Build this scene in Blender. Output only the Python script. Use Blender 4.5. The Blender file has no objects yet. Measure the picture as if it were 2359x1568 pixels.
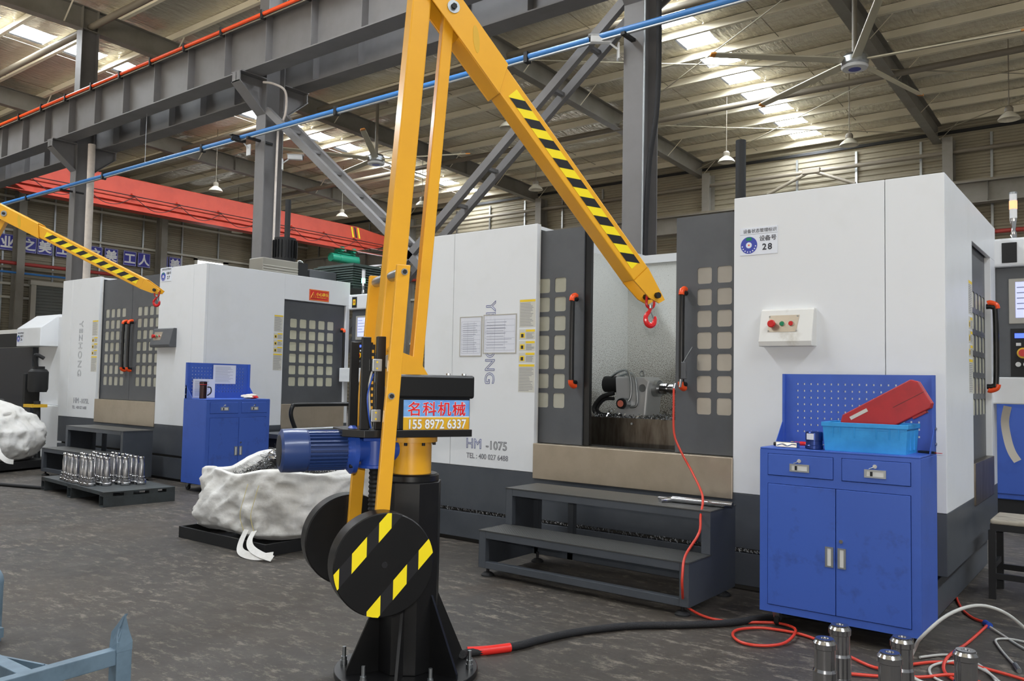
import bpy, bmesh, math, random
from mathutils import Vector, Matrix, noise
sc = bpy.context.scene
COL = sc.collection
PI = math.pi
# ---------------------------------------------------------------- camera
cam_d = bpy.data.cameras.new('camera'); cam = bpy.data.objects.new('camera', cam_d); COL.objects.link(cam)
cam_d.sensor_fit = 'HORIZONTAL'; cam_d.sensor_width = 36.0; cam_d.lens = 36.0 * 1895.0 / 2359.0
cam_d.clip_start = 0.05; cam_d.clip_end = 300
_r = Vector((0.79387148, 0.60779551, 0.01878032)); _u = Vector((0.01613361, -0.05192626, 0.99852059)); _f = Vector((-0.60787152, 0.79239402, 0.05102871))
cam.matrix_world = Matrix(((_r.x, _u.x, -_f.x, 0), (_r.y, _u.y, -_f.y, 0), (_r.z, _u.z, -_f.z, 1.45), (0, 0, 0, 1)))
sc.camera = cam
# ---------------------------------------------------------------- world, lights, exposure
W = bpy.data.worlds.new('overcast_sky'); sc.world = W; W.use_nodes = True
bg = W.node_tree.nodes['Background']; bg.inputs[0].default_value = (0.93, 0.97, 1.0, 1); bg.inputs[1].default_value = 0.33
SKYLIGHT = 52.0
def area(name, loc, target, size, power, color=(1, 1, 1)):
    l = bpy.data.lights.new(name, 'AREA'); l.shape = 'RECTANGLE'; l.size, l.size_y = size; l.energy = power; l.color = color
    o = bpy.data.objects.new(name, l); COL.objects.link(o); o.location = loc
    o.rotation_euler = (Vector(target) - Vector(loc)).to_track_quat('-Z', 'Y').to_euler(); return o
sun = bpy.data.lights.new('sun', 'SUN'); sun.energy = 26.0; sun.angle = .02; sun.color = (1.0, .96, .9)
suno = bpy.data.objects.new('sun', sun); COL.objects.link(suno); suno.rotation_euler = Vector((.25, -.62, -.9)).to_track_quat('-Z', 'Y').to_euler()   # high behind the hall, lights the added yard that bounces light to the roof
# the flash of the photographer's camera (its hard shadows show on the machine)
fl = bpy.data.lights.new('camera_flash', 'SPOT'); fl.energy = 260; fl.shadow_soft_size = 0.03; fl.spot_size = math.radians(95); fl.spot_blend = 0.6; fl.color = (1.0, 0.97, 0.93)
flo = bpy.data.objects.new('camera_flash', fl); COL.objects.link(flo); flo.location = (-0.02, 0.03, 1.58)
flo.rotation_euler = (_f + Vector((0, 0, .02))).to_track_quat('-Z', 'Y').to_euler()
sc.view_settings.view_transform = 'Standard'; sc.view_settings.look = 'None'; sc.view_settings.gamma = 1.0
sc.view_settings.use_curve_mapping = False; sc.view_settings.exposure = -0.2
# ---------------------------------------------------------------- materials
def L(c):
    c /= 255.0
    return c / 12.92 if c <= .04045 else ((c + .055) / 1.055) ** 2.4
def S(r, g, b): return (L(r), L(g), L(b), 1)
MATS = {}
def mat(name, rgb, rough=.5, metal=0.0, var=0, scale=3.0, rgb2=None, bump=0, bscale=40, emit=0, detail=4, stretch=None, coat=0, lo=.42, hi=.68, alpha=1.0, spec=.5, trans=0):
    if name in MATS: return MATS[name]
    m = bpy.data.materials.new(name); m.use_nodes = True; nt = m.node_tree; b = nt.nodes['Principled BSDF']
    b.inputs['Base Color'].default_value = S(*rgb); b.inputs['Roughness'].default_value = rough; b.inputs['Metallic'].default_value = metal
    b.inputs['Specular IOR Level'].default_value = spec
    if coat: b.inputs['Coat Weight'].default_value = coat; b.inputs['Coat Roughness'].default_value = .15
    if trans: b.inputs['Transmission Weight'].default_value = trans
    if emit: b.inputs['Emission Color'].default_value = S(*rgb); b.inputs['Emission Strength'].default_value = emit
    vec = None
    if rgb2 or bump:
        tc = nt.nodes.new('ShaderNodeTexCoord'); mp = nt.nodes.new('ShaderNodeMapping'); nt.links.new(tc.outputs['Object'], mp.inputs[0]); vec = mp.outputs[0]
        if stretch: mp.inputs['Scale'].default_value = stretch
    if rgb2:
        n = nt.nodes.new('ShaderNodeTexNoise'); n.inputs['Scale'].default_value = scale; n.inputs['Detail'].default_value = detail; n.inputs['Roughness'].default_value = .65
        nt.links.new(vec, n.inputs['Vector'])
        rp = nt.nodes.new('ShaderNodeValToRGB'); rp.color_ramp.elements[0].position = lo; rp.color_ramp.elements[1].position = hi
        rp.color_ramp.elements[0].color = S(*rgb); rp.color_ramp.elements[1].color = S(*rgb2)
        nt.links.new(n.outputs['Fac'], rp.inputs[0]); nt.links.new(rp.outputs[0], b.inputs['Base Color'])
    if bump:
        n2 = nt.nodes.new('ShaderNodeTexNoise'); n2.inputs['Scale'].default_value = bscale; n2.inputs['Detail'].default_value = 3; nt.links.new(vec, n2.inputs['Vector'])
        bp = nt.nodes.new('ShaderNodeBump'); bp.inputs['Strength'].default_value = bump; bp.inputs['Distance'].default_value = .02
        nt.links.new(n2.outputs['Fac'], bp.inputs['Height']); nt.links.new(bp.outputs[0], b.inputs['Normal'])
    MATS[name] = m; return m
M = dict(
 white=mat('white_powder_coat', (226, 228, 230), .38, rgb2=(219, 221, 221), scale=1.6, lo=.5, hi=.8),
 white_dirty=mat('white_sheet_metal_stained', (222, 221, 216), .45, rgb2=(176, 168, 150), scale=5, lo=.58, hi=.85),
 grey=mat('dark_grey_powder_coat', (86, 88, 91), .42, bump=.12, bscale=500, rgb2=(80, 82, 85), scale=4),
 base=mat('slate_grey_base_paint', (74, 78, 84), .42, rgb2=(66, 70, 76), scale=2.5, bump=.06, bscale=400),
 black=mat('black_paint', (17, 17, 18), .33, rgb2=(25, 24, 24), scale=6, lo=.55, hi=.8),
 blackm=mat('matt_black', (22, 22, 23), .6),
 rubber=mat('black_rubber', (24, 24, 25), .7, bump=.2, bscale=300),
 yellow=mat('crane_yellow_paint', (236, 172, 38), .34, coat=.2, rgb2=(230, 166, 38), scale=3),
 yellow2=mat('ochre_inner_paint', (214, 168, 40), .4),
 haz=mat('hazard_tape_yellow', (250, 226, 30), .4), hazk=mat('hazard_tape_black', (34, 34, 36), .35),
 steel=mat('turned_steel', (188, 188, 190), .17, 1.0, bump=.03, bscale=200, stretch=(1, 1, 12)),
 zinc=mat('galvanised_steel', (178, 182, 184), .38, 1.0),
 stainless=mat('brushed_stainless', (190, 177, 158), .42, .85, rgb2=(182, 169, 150), scale=5, bump=.03, bscale=160),
 stainless_d=mat('splashed_stainless', (120, 112, 102), .35, .85, rgb2=(84, 74, 64), scale=2.2, bump=.08, bscale=90, stretch=(6, 6, 1)),
 chrome=mat('chrome', (225, 225, 226), .08, 1.0),
 blue=mat('blue_cabinet_paint', (60, 94, 182), .45, rgb2=(56, 88, 172), scale=4, lo=.5, hi=.75),
 blued=mat('blue_cabinet_scuffed', (60, 94, 182), .45, rgb2=(46, 66, 124), scale=6, lo=.55, hi=.82),
 motor=mat('motor_blue_enamel', (44, 66, 118), .3, coat=.3), gear=mat('gearbox_blue', (44, 82, 176), .32, coat=.2),
 bin=mat('sky_blue_plastic', (52, 156, 224), .4, rgb2=(40, 140, 206), scale=6),
 red=mat('red_plastic', (176, 36, 42), .45, rgb2=(158, 34, 40), scale=8), redp=mat('red_gloss_paint', (214, 34, 36), .25, coat=.3),
 orange=mat('orange_handle_cap', (240, 82, 30), .3), bridge=mat('bridge_crane_orange', (198, 72, 50), .5, rgb2=(186, 64, 44), scale=1.5),
 hose=mat('red_air_hose', (206, 62, 44), .35), hosew=mat('clear_grey_hose', (188, 188, 182), .3), cable=mat('black_cable', (30, 30, 32), .7, bump=.3, bscale=200),
 redtape=mat('red_tape', (226, 44, 36), .4),
 col=mat('grey_steel_primer', (114, 112, 112), .5, rgb2=(106, 104, 103), scale=1.5), cold=mat('grey_steel_dusty', (136, 132, 124), .55, rgb2=(122, 118, 108), scale=1.2),
 purlin=mat('cream_purlin_paint', (238, 230, 208), .5, rgb2=(230, 222, 198), scale=.8),
 wall=mat('beige_corrugated_sheet', (146, 138, 118), .6, rgb2=(136, 128, 110), scale=.6),
 flash=mat('white_flashing', (196, 193, 180), .5),
 skyl=mat('skylight_sheet', (240, 247, 255), .5, emit=SKYLIGHT),
 pane=mat('lit_window_glass', (244, 248, 255), .3, emit=8.0),
 foil=None, floor=None,
 cloth=mat('woven_white_polypropylene', (228, 226, 222), .7, rgb2=(212, 209, 202), scale=3, bump=.5, bscale=11),
 thread=mat('yellow_thread', (226, 208, 120), .7), swarf=mat('dark_swarf', (92, 92, 92), .25, .9), foilwrap=mat('crumpled_foil', (210, 210, 212), .15, 1.0),
 chip=mat('bright_chips', (176, 178, 182), .25, .9),
 paper=mat('white_paper', (222, 224, 232), .6), paper2=mat('cream_sticker', (206, 204, 194), .5), frame=mat('paper_frame', (176, 172, 162), .4),
 ink=mat('dark_ink', (44, 44, 52), .6), inkg=mat('grey_ink', (128, 128, 134), .6), inkb=mat('navy_ink', (50, 60, 140), .5), line=mat('faint_line', (150, 152, 168), .6),
 ylabel=mat('label_yellow', (240, 204, 40), .5), signw=mat('sign_white', (226, 230, 238), .4), signb=mat('sign_blue', (64, 76, 170), .4), signr=mat('sign_red', (216, 46, 36), .4),
 signy=mat('sign_gold', (250, 206, 60), .4), wallblue=mat('wall_sign_blue', (58, 58, 156), .5), txtw=mat('text_white', (240, 240, 240), .5), txtr=mat('text_red', (226, 32, 40), .4),
 adblue=mat('ad_blue', (70, 130, 214), .4, rgb2=(140, 190, 240), scale=4), adgold=mat('ad_gold', (226, 178, 34), .4, rgb2=(214, 150, 40), scale=5),
 glassl=mat('pale_polycarbonate', (206, 204, 180), .3, rgb2=(190, 188, 166), scale=2), glasss=mat('grey_reflective_pane', (176, 170, 160), .3, .5, rgb2=(164, 158, 146), scale=2), glass=mat('frosted_polycarbonate', (176, 174, 160), .3, rgb2=(160, 158, 140), scale=2), inner=mat('interior_dark', (52, 50, 46), .6),  # glassl: paler colour stands for light from inside the machine
 green=mat('hoist_green', (40, 150, 120), .4), btn_r=mat('button_red', (200, 34, 34), .35), btn_g=mat('button_green', (20, 130, 90), .35), btn_w=mat('button_white', (216, 216, 212), .4), btn_y=mat('estop_yellow', (236, 190, 40), .4),
 screen=mat('lit_screen', (190, 196, 236), .3, emit=.9), lcd=mat('blue_lcd', (80, 110, 255), .3, emit=1.5), lampg=mat('lamp_green', (120, 255, 170), .3, emit=6), lampo=mat('lamp_orange', (255, 170, 120), .3, emit=1.5), lampc=mat('lamp_clear', (226, 226, 226), .15, spec=.6),
 lshade=mat('enamel_shade', (206, 200, 182), .35), fanw=mat('fan_blade_aluminium', (206, 200, 178), .35, .3), fan_tip=mat('fan_tip_orange', (214, 140, 60), .5),
 pallet=mat('pallet_steel_teal', (60, 66, 68), .5, rgb2=(46, 47, 46), scale=5), frameblue=mat('grey_blue_paint', (112, 134, 150), .45, rgb2=(96, 116, 130), scale=6),
 stool=mat('worn_stool_wood', (180, 172, 156), .6, rgb2=(120, 112, 100), scale=7, stretch=(1, 5, 1)), glove=mat('cotton_glove', (216, 208, 194), .8), mug=mat('dark_steel_mug', (52, 34, 34), .2, .6),
 pipeb=mat('blue_pipe', (66, 128, 196), .35), piper=mat('red_pipe', (168, 62, 56), .45), pvc=mat('white_wrapped_pipe', (216, 206, 196), .5, rgb2=(200, 190, 182), scale=6),
 duct=mat('roof_pipe_grey', (126, 118, 104), .5), rod=mat('tie_rod', (176, 168, 146), .5), shutter=mat('roller_shutter', (112, 116, 112), .5),
)
def foil_mat():
    m = bpy.data.materials.new('roof_insulation_foil'); m.use_nodes = True; nt = m.node_tree; b = nt.nodes['Principled BSDF']
    b.inputs['Metallic'].default_value = .5; b.inputs['Roughness'].default_value = .26
    tc = nt.nodes.new('ShaderNodeTexCoord'); 
    def noi(scale, st, det=3):
        mp = nt.nodes.new('ShaderNodeMapping'); mp.inputs['Scale'].default_value = st; nt.links.new(tc.outputs['Object'], mp.inputs[0])
        n = nt.nodes.new('ShaderNodeTexNoise'); n.inputs['Scale'].default_value = scale; n.inputs['Detail'].default_value = det; nt.links.new(mp.outputs[0], n.inputs['Vector']); return n
    a = noi(1.2, (1, 2.2, 1)); c = noi(3.0, (3, .7, 1), 4)
    rp = nt.nodes.new('ShaderNodeValToRGB'); rp.color_ramp.elements[0].color = S(226, 220, 202); rp.color_ramp.elements[1].color = S(246, 242, 228); nt.links.new(a.outputs['Fac'], rp.inputs[0]); nt.links.new(rp.outputs[0], b.inputs['Base Color'])
    mx = nt.nodes.new('ShaderNodeMath'); mx.operation = 'ADD'; nt.links.new(a.outputs['Fac'], mx.inputs[0]); nt.links.new(c.outputs['Fac'], mx.inputs[1])
    bp = nt.nodes.new('ShaderNodeBump'); bp.inputs['Strength'].default_value = .8; bp.inputs['Distance'].default_value = .12; nt.links.new(mx.outputs[0], bp.inputs['Height']); nt.links.new(bp.outputs[0], b.inputs['Normal'])
    return m
M['foil'] = foil_mat()
def floor_mat():
    m = bpy.data.materials.new('worn_concrete_floor'); m.use_nodes = True; nt = m.node_tree; b = nt.nodes['Principled BSDF']
    tc = nt.nodes.new('ShaderNodeTexCoord')
    def noi(scale, st=(1, 1, 1), det=6, ro=.6):
        mp = nt.nodes.new('ShaderNodeMapping'); mp.inputs['Scale'].default_value = st; nt.links.new(tc.outputs['Object'], mp.inputs[0])
        n = nt.nodes.new('ShaderNodeTexNoise'); n.inputs['Scale'].default_value = scale; n.inputs['Detail'].default_value = det; n.inputs['Roughness'].default_value = ro; nt.links.new(mp.outputs[0], n.inputs['Vector']); return n.outputs['Fac']
    def ramp(f, p0, p1, c0, c1):
        r = nt.nodes.new('ShaderNodeValToRGB'); e = r.color_ramp.elements; e[0].position = p0; e[1].position = p1; e[0].color = c0; e[1].color = c1; nt.links.new(f, r.inputs[0]); return r.outputs[0]
    def mix(f, a, c):
        x = nt.nodes.new('ShaderNodeMix'); x.data_type = 'RGBA'; nt.links.new(f, x.inputs[0])
        for s, v in ((6, a), (7, c)):
            if isinstance(v, tuple): x.inputs[s].default_value = v
            else: nt.links.new(v, x.inputs[s])
        return x.outputs[2]
    base = ramp(noi(.55), .35, .7, S(58, 55, 52), S(72, 64, 55))
    fine = ramp(noi(9, det=8, ro=.75), .3, .75, (.72, .72, .72, 1), (1.1, 1.1, 1.1, 1))
    mu = nt.nodes.new('ShaderNodeMix'); mu.data_type = 'RGBA'; mu.blend_type = 'MULTIPLY'; mu.inputs[0].default_value = 1; nt.links.new(base, mu.inputs[6]); nt.links.new(fine, mu.inputs[7])
    BW = ((0, 0, 0, 1), (1, 1, 1, 1))
    scuff = ramp(noi(6, (1, 2.2, 1), 12, .82), .52, .6, *BW)
    area_ = ramp(noi(.8, det=3), .3, .52, *BW)
    ml = nt.nodes.new('ShaderNodeMath'); ml.operation = 'MULTIPLY'; nt.links.new(scuff, ml.inputs[0]); nt.links.new(area_, ml.inputs[1])
    c1 = mix(ml.outputs[0], mu.outputs[2], S(116, 108, 97))
    scr = ramp(noi(3, (.6, 6, 1), 10, .8), .61, .65, *BW)
    c2 = mix(scr, c1, S(92, 84, 74))
    rust = ramp(noi(.9, (1.3, .8, 1), 4), .62, .78, (0, 0, 0, 1), (.6, .6, .6, 1))
    c3 = mix(rust, c2, S(72, 57, 42))
    oil = ramp(noi(.7, (1, 1.6, 1), 5), .62, .72, (0, 0, 0, 1), (.7, .7, .7, 1))
    c4 = mix(oil, c3, S(33, 31, 29))
    nt.links.new(c4, b.inputs['Base Color'])
    rr = ramp(noi(2.0), .3, .7, (.5, .5, .5, 1), (.72, .72, .72, 1)); nt.links.new(rr, b.inputs['Roughness'])
    bp = nt.nodes.new('ShaderNodeBump'); bp.inputs['Strength'].default_value = .15; bp.inputs['Distance'].default_value = .01; nt.links.new(noi(30), bp.inputs['Height']); nt.links.new(bp.outputs[0], b.inputs['Normal'])
    return m
M['floor'] = floor_mat()
def speckle_mat():
    m = bpy.data.materials.new('coolant_splashed_panel'); m.use_nodes = True; nt = m.node_tree; b = nt.nodes['Principled BSDF']; b.inputs['Roughness'].default_value = .4
    tc = nt.nodes.new('ShaderNodeTexCoord'); sep = nt.nodes.new('ShaderNodeSeparateXYZ'); nt.links.new(tc.outputs['Object'], sep.inputs[0])
    n = nt.nodes.new('ShaderNodeTexNoise'); n.inputs['Scale'].default_value = 130; n.inputs['Detail'].default_value = 2; nt.links.new(tc.outputs['Object'], n.inputs['Vector'])
    g = nt.nodes.new('ShaderNodeMapRange'); g.inputs[1].default_value = 2.3; g.inputs[2].default_value = 1.2; g.inputs[3].default_value = 0; g.inputs[4].default_value = .17; nt.links.new(sep.outputs['Z'], g.inputs[0])
    g2 = nt.nodes.new('ShaderNodeTexNoise'); g2.inputs['Scale'].default_value = 0.33; nt.links.new(tc.outputs['Object'], g2.inputs['Vector'])
    m2 = nt.nodes.new('ShaderNodeMath'); m2.operation = 'MULTIPLY'; nt.links.new(g.outputs[0], m2.inputs[0]); nt.links.new(g2.outputs['Fac'], m2.inputs[1])
    ad = nt.nodes.new('ShaderNodeMath'); ad.operation = 'MULTIPLY_ADD'; nt.links.new(m2.outputs[0], ad.inputs[0]); ad.inputs[1].default_value = 1.7; nt.links.new(n.outputs['Fac'], ad.inputs[2])
    rp = nt.nodes.new('ShaderNodeValToRGB'); rp.color_ramp.elements[0].position = .62; rp.color_ramp.elements[1].position = .74; rp.color_ramp.elements[0].color = S(214, 216, 212); rp.color_ramp.elements[1].color = S(92, 84, 66)
    nt.links.new(ad.outputs[0], rp.inputs[0]); nt.links.new(rp.outputs[0], b.inputs['Base Color']); return m
M['splash'] = speckle_mat()
# ---------------------------------------------------------------- mesh builder
class MB:
    def __init__(s): s.v = []; s.f = []; s.sm = []; s.soft = False; s.seg = 0
    def add(s, vs, fs, smooth=False):
        o = len(s.v); s.v += [tuple(v) for v in vs]; s.f += [tuple(i + o for i in f) for f in fs]; s.sm += [smooth] * len(fs); return s
    def box(s, x0, x1, y0, y1, z0, z1, mtx=None):
        vs = [Vector((x, y, z)) for z in (z0, z1) for x, y in ((x0, y0), (x1, y0), (x1, y1), (x0, y1))]
        if mtx is not None: vs = [mtx @ v for v in vs]
        return s.add(vs, [(3, 2, 1, 0), (4, 5, 6, 7), (0, 1, 5, 4), (1, 2, 6, 5), (2, 3, 7, 6), (3, 0, 4, 7)])
    def hexa(s, p): return s.add(p, [(3, 2, 1, 0), (4, 5, 6, 7), (0, 1, 5, 4), (1, 2, 6, 5), (2, 3, 7, 6), (3, 0, 4, 7)])
    def bar(s, a, b, w, h, up=(0, 0, 1)):
        a = Vector(a); b = Vector(b); d = (b - a).normalized(); up = Vector(up); sd = d.cross(up)
        if sd.length < 1e-4: sd = d.cross(Vector((1, 0, 0)))
        sd.normalize(); u2 = sd.cross(d).normalized(); sd *= w / 2; u2 *= h / 2
        return s.hexa([a - sd - u2, b - sd - u2, b + sd - u2, a + sd - u2, a - sd + u2, b - sd + u2, b + sd + u2, a + sd + u2])
    def cyl(s, a, b, r, n=16, r2=None, cap=True, smooth=True):
        s.seg = max(s.seg, 360 / n); a = Vector(a); b = Vector(b); d = (b - a).normalized(); x = d.orthogonal().normalized(); y = d.cross(x); r2 = r if r2 is None else r2
        vs = []
        for c, rr in ((a, r), (b, r2)): vs += [c + (x * math.cos(2 * PI * i / n) + y * math.sin(2 * PI * i / n)) * rr for i in range(n)]
        s.add(vs, [(i, (i + 1) % n, n + (i + 1) % n, n + i) for i in range(n)], smooth)
        if cap: o = len(s.v) - 2 * n; s.f += [tuple(o + n - 1 - i for i in range(n)), tuple(o + n + i for i in range(n))]; s.sm += [False, False]
        return s
    def lathe(s, prof, org=(0, 0, 0), axis=(0, 0, 1), n=24, smooth=True):
        s.seg = max(s.seg, 360 / n); org = Vector(org); d = Vector(axis).normalized(); x = d.orthogonal().normalized(); y = d.cross(x); k = len(prof); vs = []
        for r, h in prof: vs += [org + d * h + (x * math.cos(2 * PI * i / n) + y * math.sin(2 * PI * i / n)) * r for i in range(n)]
        fs = [(j * n + i, j * n + (i + 1) % n, (j + 1) * n + (i + 1) % n, (j + 1) * n + i) for j in range(k - 1) for i in range(n)]
        s.add(vs, fs, smooth); o = len(s.v) - k * n
        if prof[0][0] > 1e-5: s.f.append(tuple(o + n - 1 - i for i in range(n))); s.sm.append(False)
        if prof[-1][0] > 1e-5: s.f.append(tuple(o + (k - 1) * n + i for i in range(n))); s.sm.append(False)
        return s
    def tube(s, pts, r, n=8, sub=6, closed=False):
        s.soft = True
        P = spline(pts, sub) if sub else [Vector(p) for p in pts]; k = len(P); vs = []; ref = None
        for i, p in enumerate(P):
            t = (P[min(i + 1, k - 1)] - P[max(i - 1, 0)]).normalized()
            if ref is None: ref = t.orthogonal().normalized()
            ref = (ref - t * ref.dot(t)); ref = ref.normalized() if ref.length > 1e-6 else t.orthogonal().normalized(); y = t.cross(ref)
            vs += [p + (ref * math.cos(2 * PI * j / n) + y * math.sin(2 * PI * j / n)) * r for j in range(n)]
        s.add(vs, [(i * n + j, i * n + (j + 1) % n, (i + 1) * n + (j + 1) % n, (i + 1) * n + j) for i in range(k - 1) for j in range(n)], True)
        o = len(s.v) - k * n; s.f += [tuple(o + n - 1 - i for i in range(n)), tuple(o + (k - 1) * n + i for i in range(n))]; s.sm += [False, False]; return s
    def prism(s, poly, d):   # poly: list of 3-D points (planar loop), d: extrusion vector
        n = len(poly); d = Vector(d); P = [Vector(p) for p in poly]
        return s.add(P + [p + d for p in P], [tuple(range(n - 1, -1, -1)), tuple(range(n, 2 * n))] + [(i, (i + 1) % n, n + (i + 1) % n, n + i) for i in range(n)])
    def quad(s, a, b, c, d): return s.add([a, b, c, d], [(0, 1, 2, 3)])
    def xf(s, m): s.v = [tuple(m @ Vector(v)) for v in s.v]; return s
    def build(s, name, m, parent=None, bev=0, loc=None, smooth_angle=0, label=None):
        me = bpy.data.meshes.new(name); me.from_pydata(s.v, [], s.f); me.polygons.foreach_set('use_smooth', s.sm); me.validate(); me.update()
        bm = bmesh.new(); bm.from_mesh(me); bmesh.ops.recalc_face_normals(bm, faces=bm.faces); bm.to_mesh(me); bm.free()
        if any(s.sm): me.set_sharp_from_angle(angle=math.radians(smooth_angle or (62 if s.soft else s.seg + 3)))
        me.materials.append(M[m] if isinstance(m, str) else m)
        o = bpy.data.objects.new(name, me); COL.objects.link(o)
        if parent is not None: o.parent = parent
        if loc is not None: o.location = loc
        if bev:
            md = o.modifiers.new('bevel', 'BEVEL'); md.width = bev; md.segments = 2; md.limit_method = 'ANGLE'; md.angle_limit = math.radians(50)
        if label: o['label'] = label
        return o
def spline(pts, sub=6):
    P = [Vector(p) for p in pts]; out = []
    for i in range(len(P) - 1):
        p0 = P[max(i - 1, 0)]; p1 = P[i]; p2 = P[i + 1]; p3 = P[min(i + 2, len(P) - 1)]
        for j in range(sub):
            t = j / sub; out.append(.5 * ((2 * p1) + (p2 - p0) * t + (2 * p0 - 5 * p1 + 4 * p2 - p3) * t * t + (3 * p1 - p0 - 3 * p2 + p3) * t ** 3))
    out.append(P[-1]); return out
def tag(o, label, cat, group=None, kind=None):
    if label: o['label'] = label
    if cat: o['category'] = cat
    if group: o['group'] = group
    if kind: o['kind'] = kind
    return o
def thing(name, label, cat, loc=(0, 0, 0), rz=0, group=None):
    o = bpy.data.objects.new(name, None); COL.objects.link(o); o.location = loc; o.rotation_euler = (0, 0, rz); o.empty_display_size = .1
    return tag(o, label, cat, group)
def structure(o, label=None, cat=None):
    o['kind'] = 'structure'
    if label: o['label'] = label
    if cat: o['category'] = cat
    return o
def copy_tree(o, parent=None):
    c = o.copy(); COL.objects.link(c); c.parent = parent
    for ch in list(o.children): copy_tree(ch, c)
    return c
def bx(name, m, parent, *d, bev=0, **k): return MB().box(*d).build(name, m, parent, bev, **k)
TXT = {}
def text(s, size, m, parent, org, right, up, name='lettering', offset=0.0, extrude=.0008, outline=0, align='LEFT', sx=1.0, spacing=1.0):
    """flat lettering: org = start of the baseline, right / up = directions it is written along"""
    key = (s, size, offset, extrude, outline, align, spacing)
    if key not in TXT:
        cu = bpy.data.curves.new('t', 'FONT'); cu.body = s; cu.size = size; cu.offset = offset; cu.extrude = extrude; cu.align_x = align; cu.resolution_u = 3; cu.space_character = spacing
        if outline: cu.fill_mode = 'NONE'; cu.extrude = 0; cu.bevel_depth = outline; cu.bevel_resolution = 0
        ob = bpy.data.objects.new('t', cu); COL.objects.link(ob); bpy.context.view_layer.update()
        dg = bpy.context.evaluated_depsgraph_get(); me = bpy.data.meshes.new_from_object(ob.evaluated_get(dg)); bpy.data.objects.remove(ob); TXT[key] = me
    me = TXT[key].copy(); me.name = name; me.materials.clear(); me.materials.append(M[m])
    r = Vector(right).normalized(); u = Vector(up).normalized(); n = r.cross(u)
    mx = Matrix(((r.x * sx, u.x, n.x, org[0]), (r.y * sx, u.y, n.y, org[1]), (r.z * sx, u.z, n.z, org[2]), (0, 0, 0, 1)))
    me.transform(mx); o = bpy.data.objects.new(name, me); COL.objects.link(o)
    if parent is not None: o.parent = parent
    return o
# ================================================================ the hall
random.seed(7)
XE, YB, XR_, YN = -36.7, 29.0, 14.0, -6.0
def rbot(y): return 10.05 - (.036 * (y - 9.3) if y > 9.3 else .015 * (9.3 - y))     # underside of the rafters
def rtop(y): return rbot(y) + .58
def rsheet(y): return rbot(y) + .58 + .24
fl_o = MB().quad((XE - .3, YN, 0), (XR_, YN, 0), (XR_, YB + .3, 0), (XE - .3, YB + .3, 0)).build('floor', 'floor'); structure(fl_o, 'dark worn concrete workshop floor with scuffs and oil stains', 'floor')
yd = MB().quad((-70, -70, -.02), (50, -70, -.02), (50, YN + .01, -.02), (-70, YN + .01, -.02)).build('ground', mat('yard_concrete', (208, 203, 194), .8, rgb2=(196, 190, 180), scale=.4)); structure(yd, 'pale concrete yard outside the hall', 'ground')  # added out of view: sunlit pale surface that brightens the roof from below
PY = [28.78 - 1.42 * k for k in range(25)]          # purlin lines
STRIPS = ((-24.78, -23.82), (-9.58, -8.62), (5.62, 6.58))
ce = MB(); xs = [XE]; 
for a, b in STRIPS: xs += [a, b]
xs.append(XR_); ys = sorted([YB] + PY)
def foil_patch(x0, x1, y0, y1):
    nx = max(2, int((x1 - x0) / .55)); ny = 6; vs = []; fs = []
    for j in range(ny + 1):
        for i in range(nx + 1):
            x = x0 + (x1 - x0) * i / nx; y = y0 + (y1 - y0) * j / ny
            s = .05 * math.sin(PI * j / ny) * (1 + .5 * noise.noise((x * .5, y * .4, 1))) + .05 * noise.noise((x * 1.3, y * 1.6, 3)) * math.sin(PI * j / ny)
            vs.append((x, y, rsheet(y) - s))
    for j in range(ny):
        for i in range(nx): a = j * (nx + 1) + i; fs.append((a, a + 1, a + nx + 2, a + nx + 1))
    ce.add(vs, fs, True)
for y0, y1 in zip(ys[:-1], ys[1:]):
    for k in range(0, len(xs), 2): foil_patch(xs[k], xs[k + 1], y0, y1)
ceil = ce.build('ceiling', 'foil', smooth_angle=180); structure(ceil, 'metal roof lined with wrinkled silver insulation foil', 'ceiling')
n = 0
for a, b in STRIPS:
    n += 1; w = thing('window_%d' % n, None, None); structure(w, 'row of bright translucent skylight sheets between the purlins', 'skylight')
    for y0, y1 in zip(ys[:-1], ys[1:]):
        MB().add([(a, y0, rsheet(y0) + .02), (b, y0, rsheet(y0) + .02), (b, y1, rsheet(y1) + .02), (a, y1, rsheet(y1) + .02)], [(0, 1, 2, 3)]).build('pane', 'skyl', w); MB().box(a, b, y1 - .3, y1, rsheet(y1) - .012, rsheet(y1) - .002).build('foil_band', 'foil', w)
def cee(y, x0, x1, zt, h=.23, w=.085):
    m = MB(); m.box(x0, x1, y - .008, y + .008, zt - h, zt).box(x0, x1, y - .008 - w, y - .008, zt - h, zt - h + .014).box(x0, x1, y + .008, y + .008 + w, zt - .014, zt).box(x0, x1, y - .008 - w, y - w + .002, zt - h + .014, zt - h + .04); return m
for y in PY: cee(y, XE, XR_, rsheet(y) - .01).build('purlin', 'purlin', ceil)
FRAMES = (-28.8, -20.9, -13.2, -5.1, 2.9, 10.9)
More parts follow.
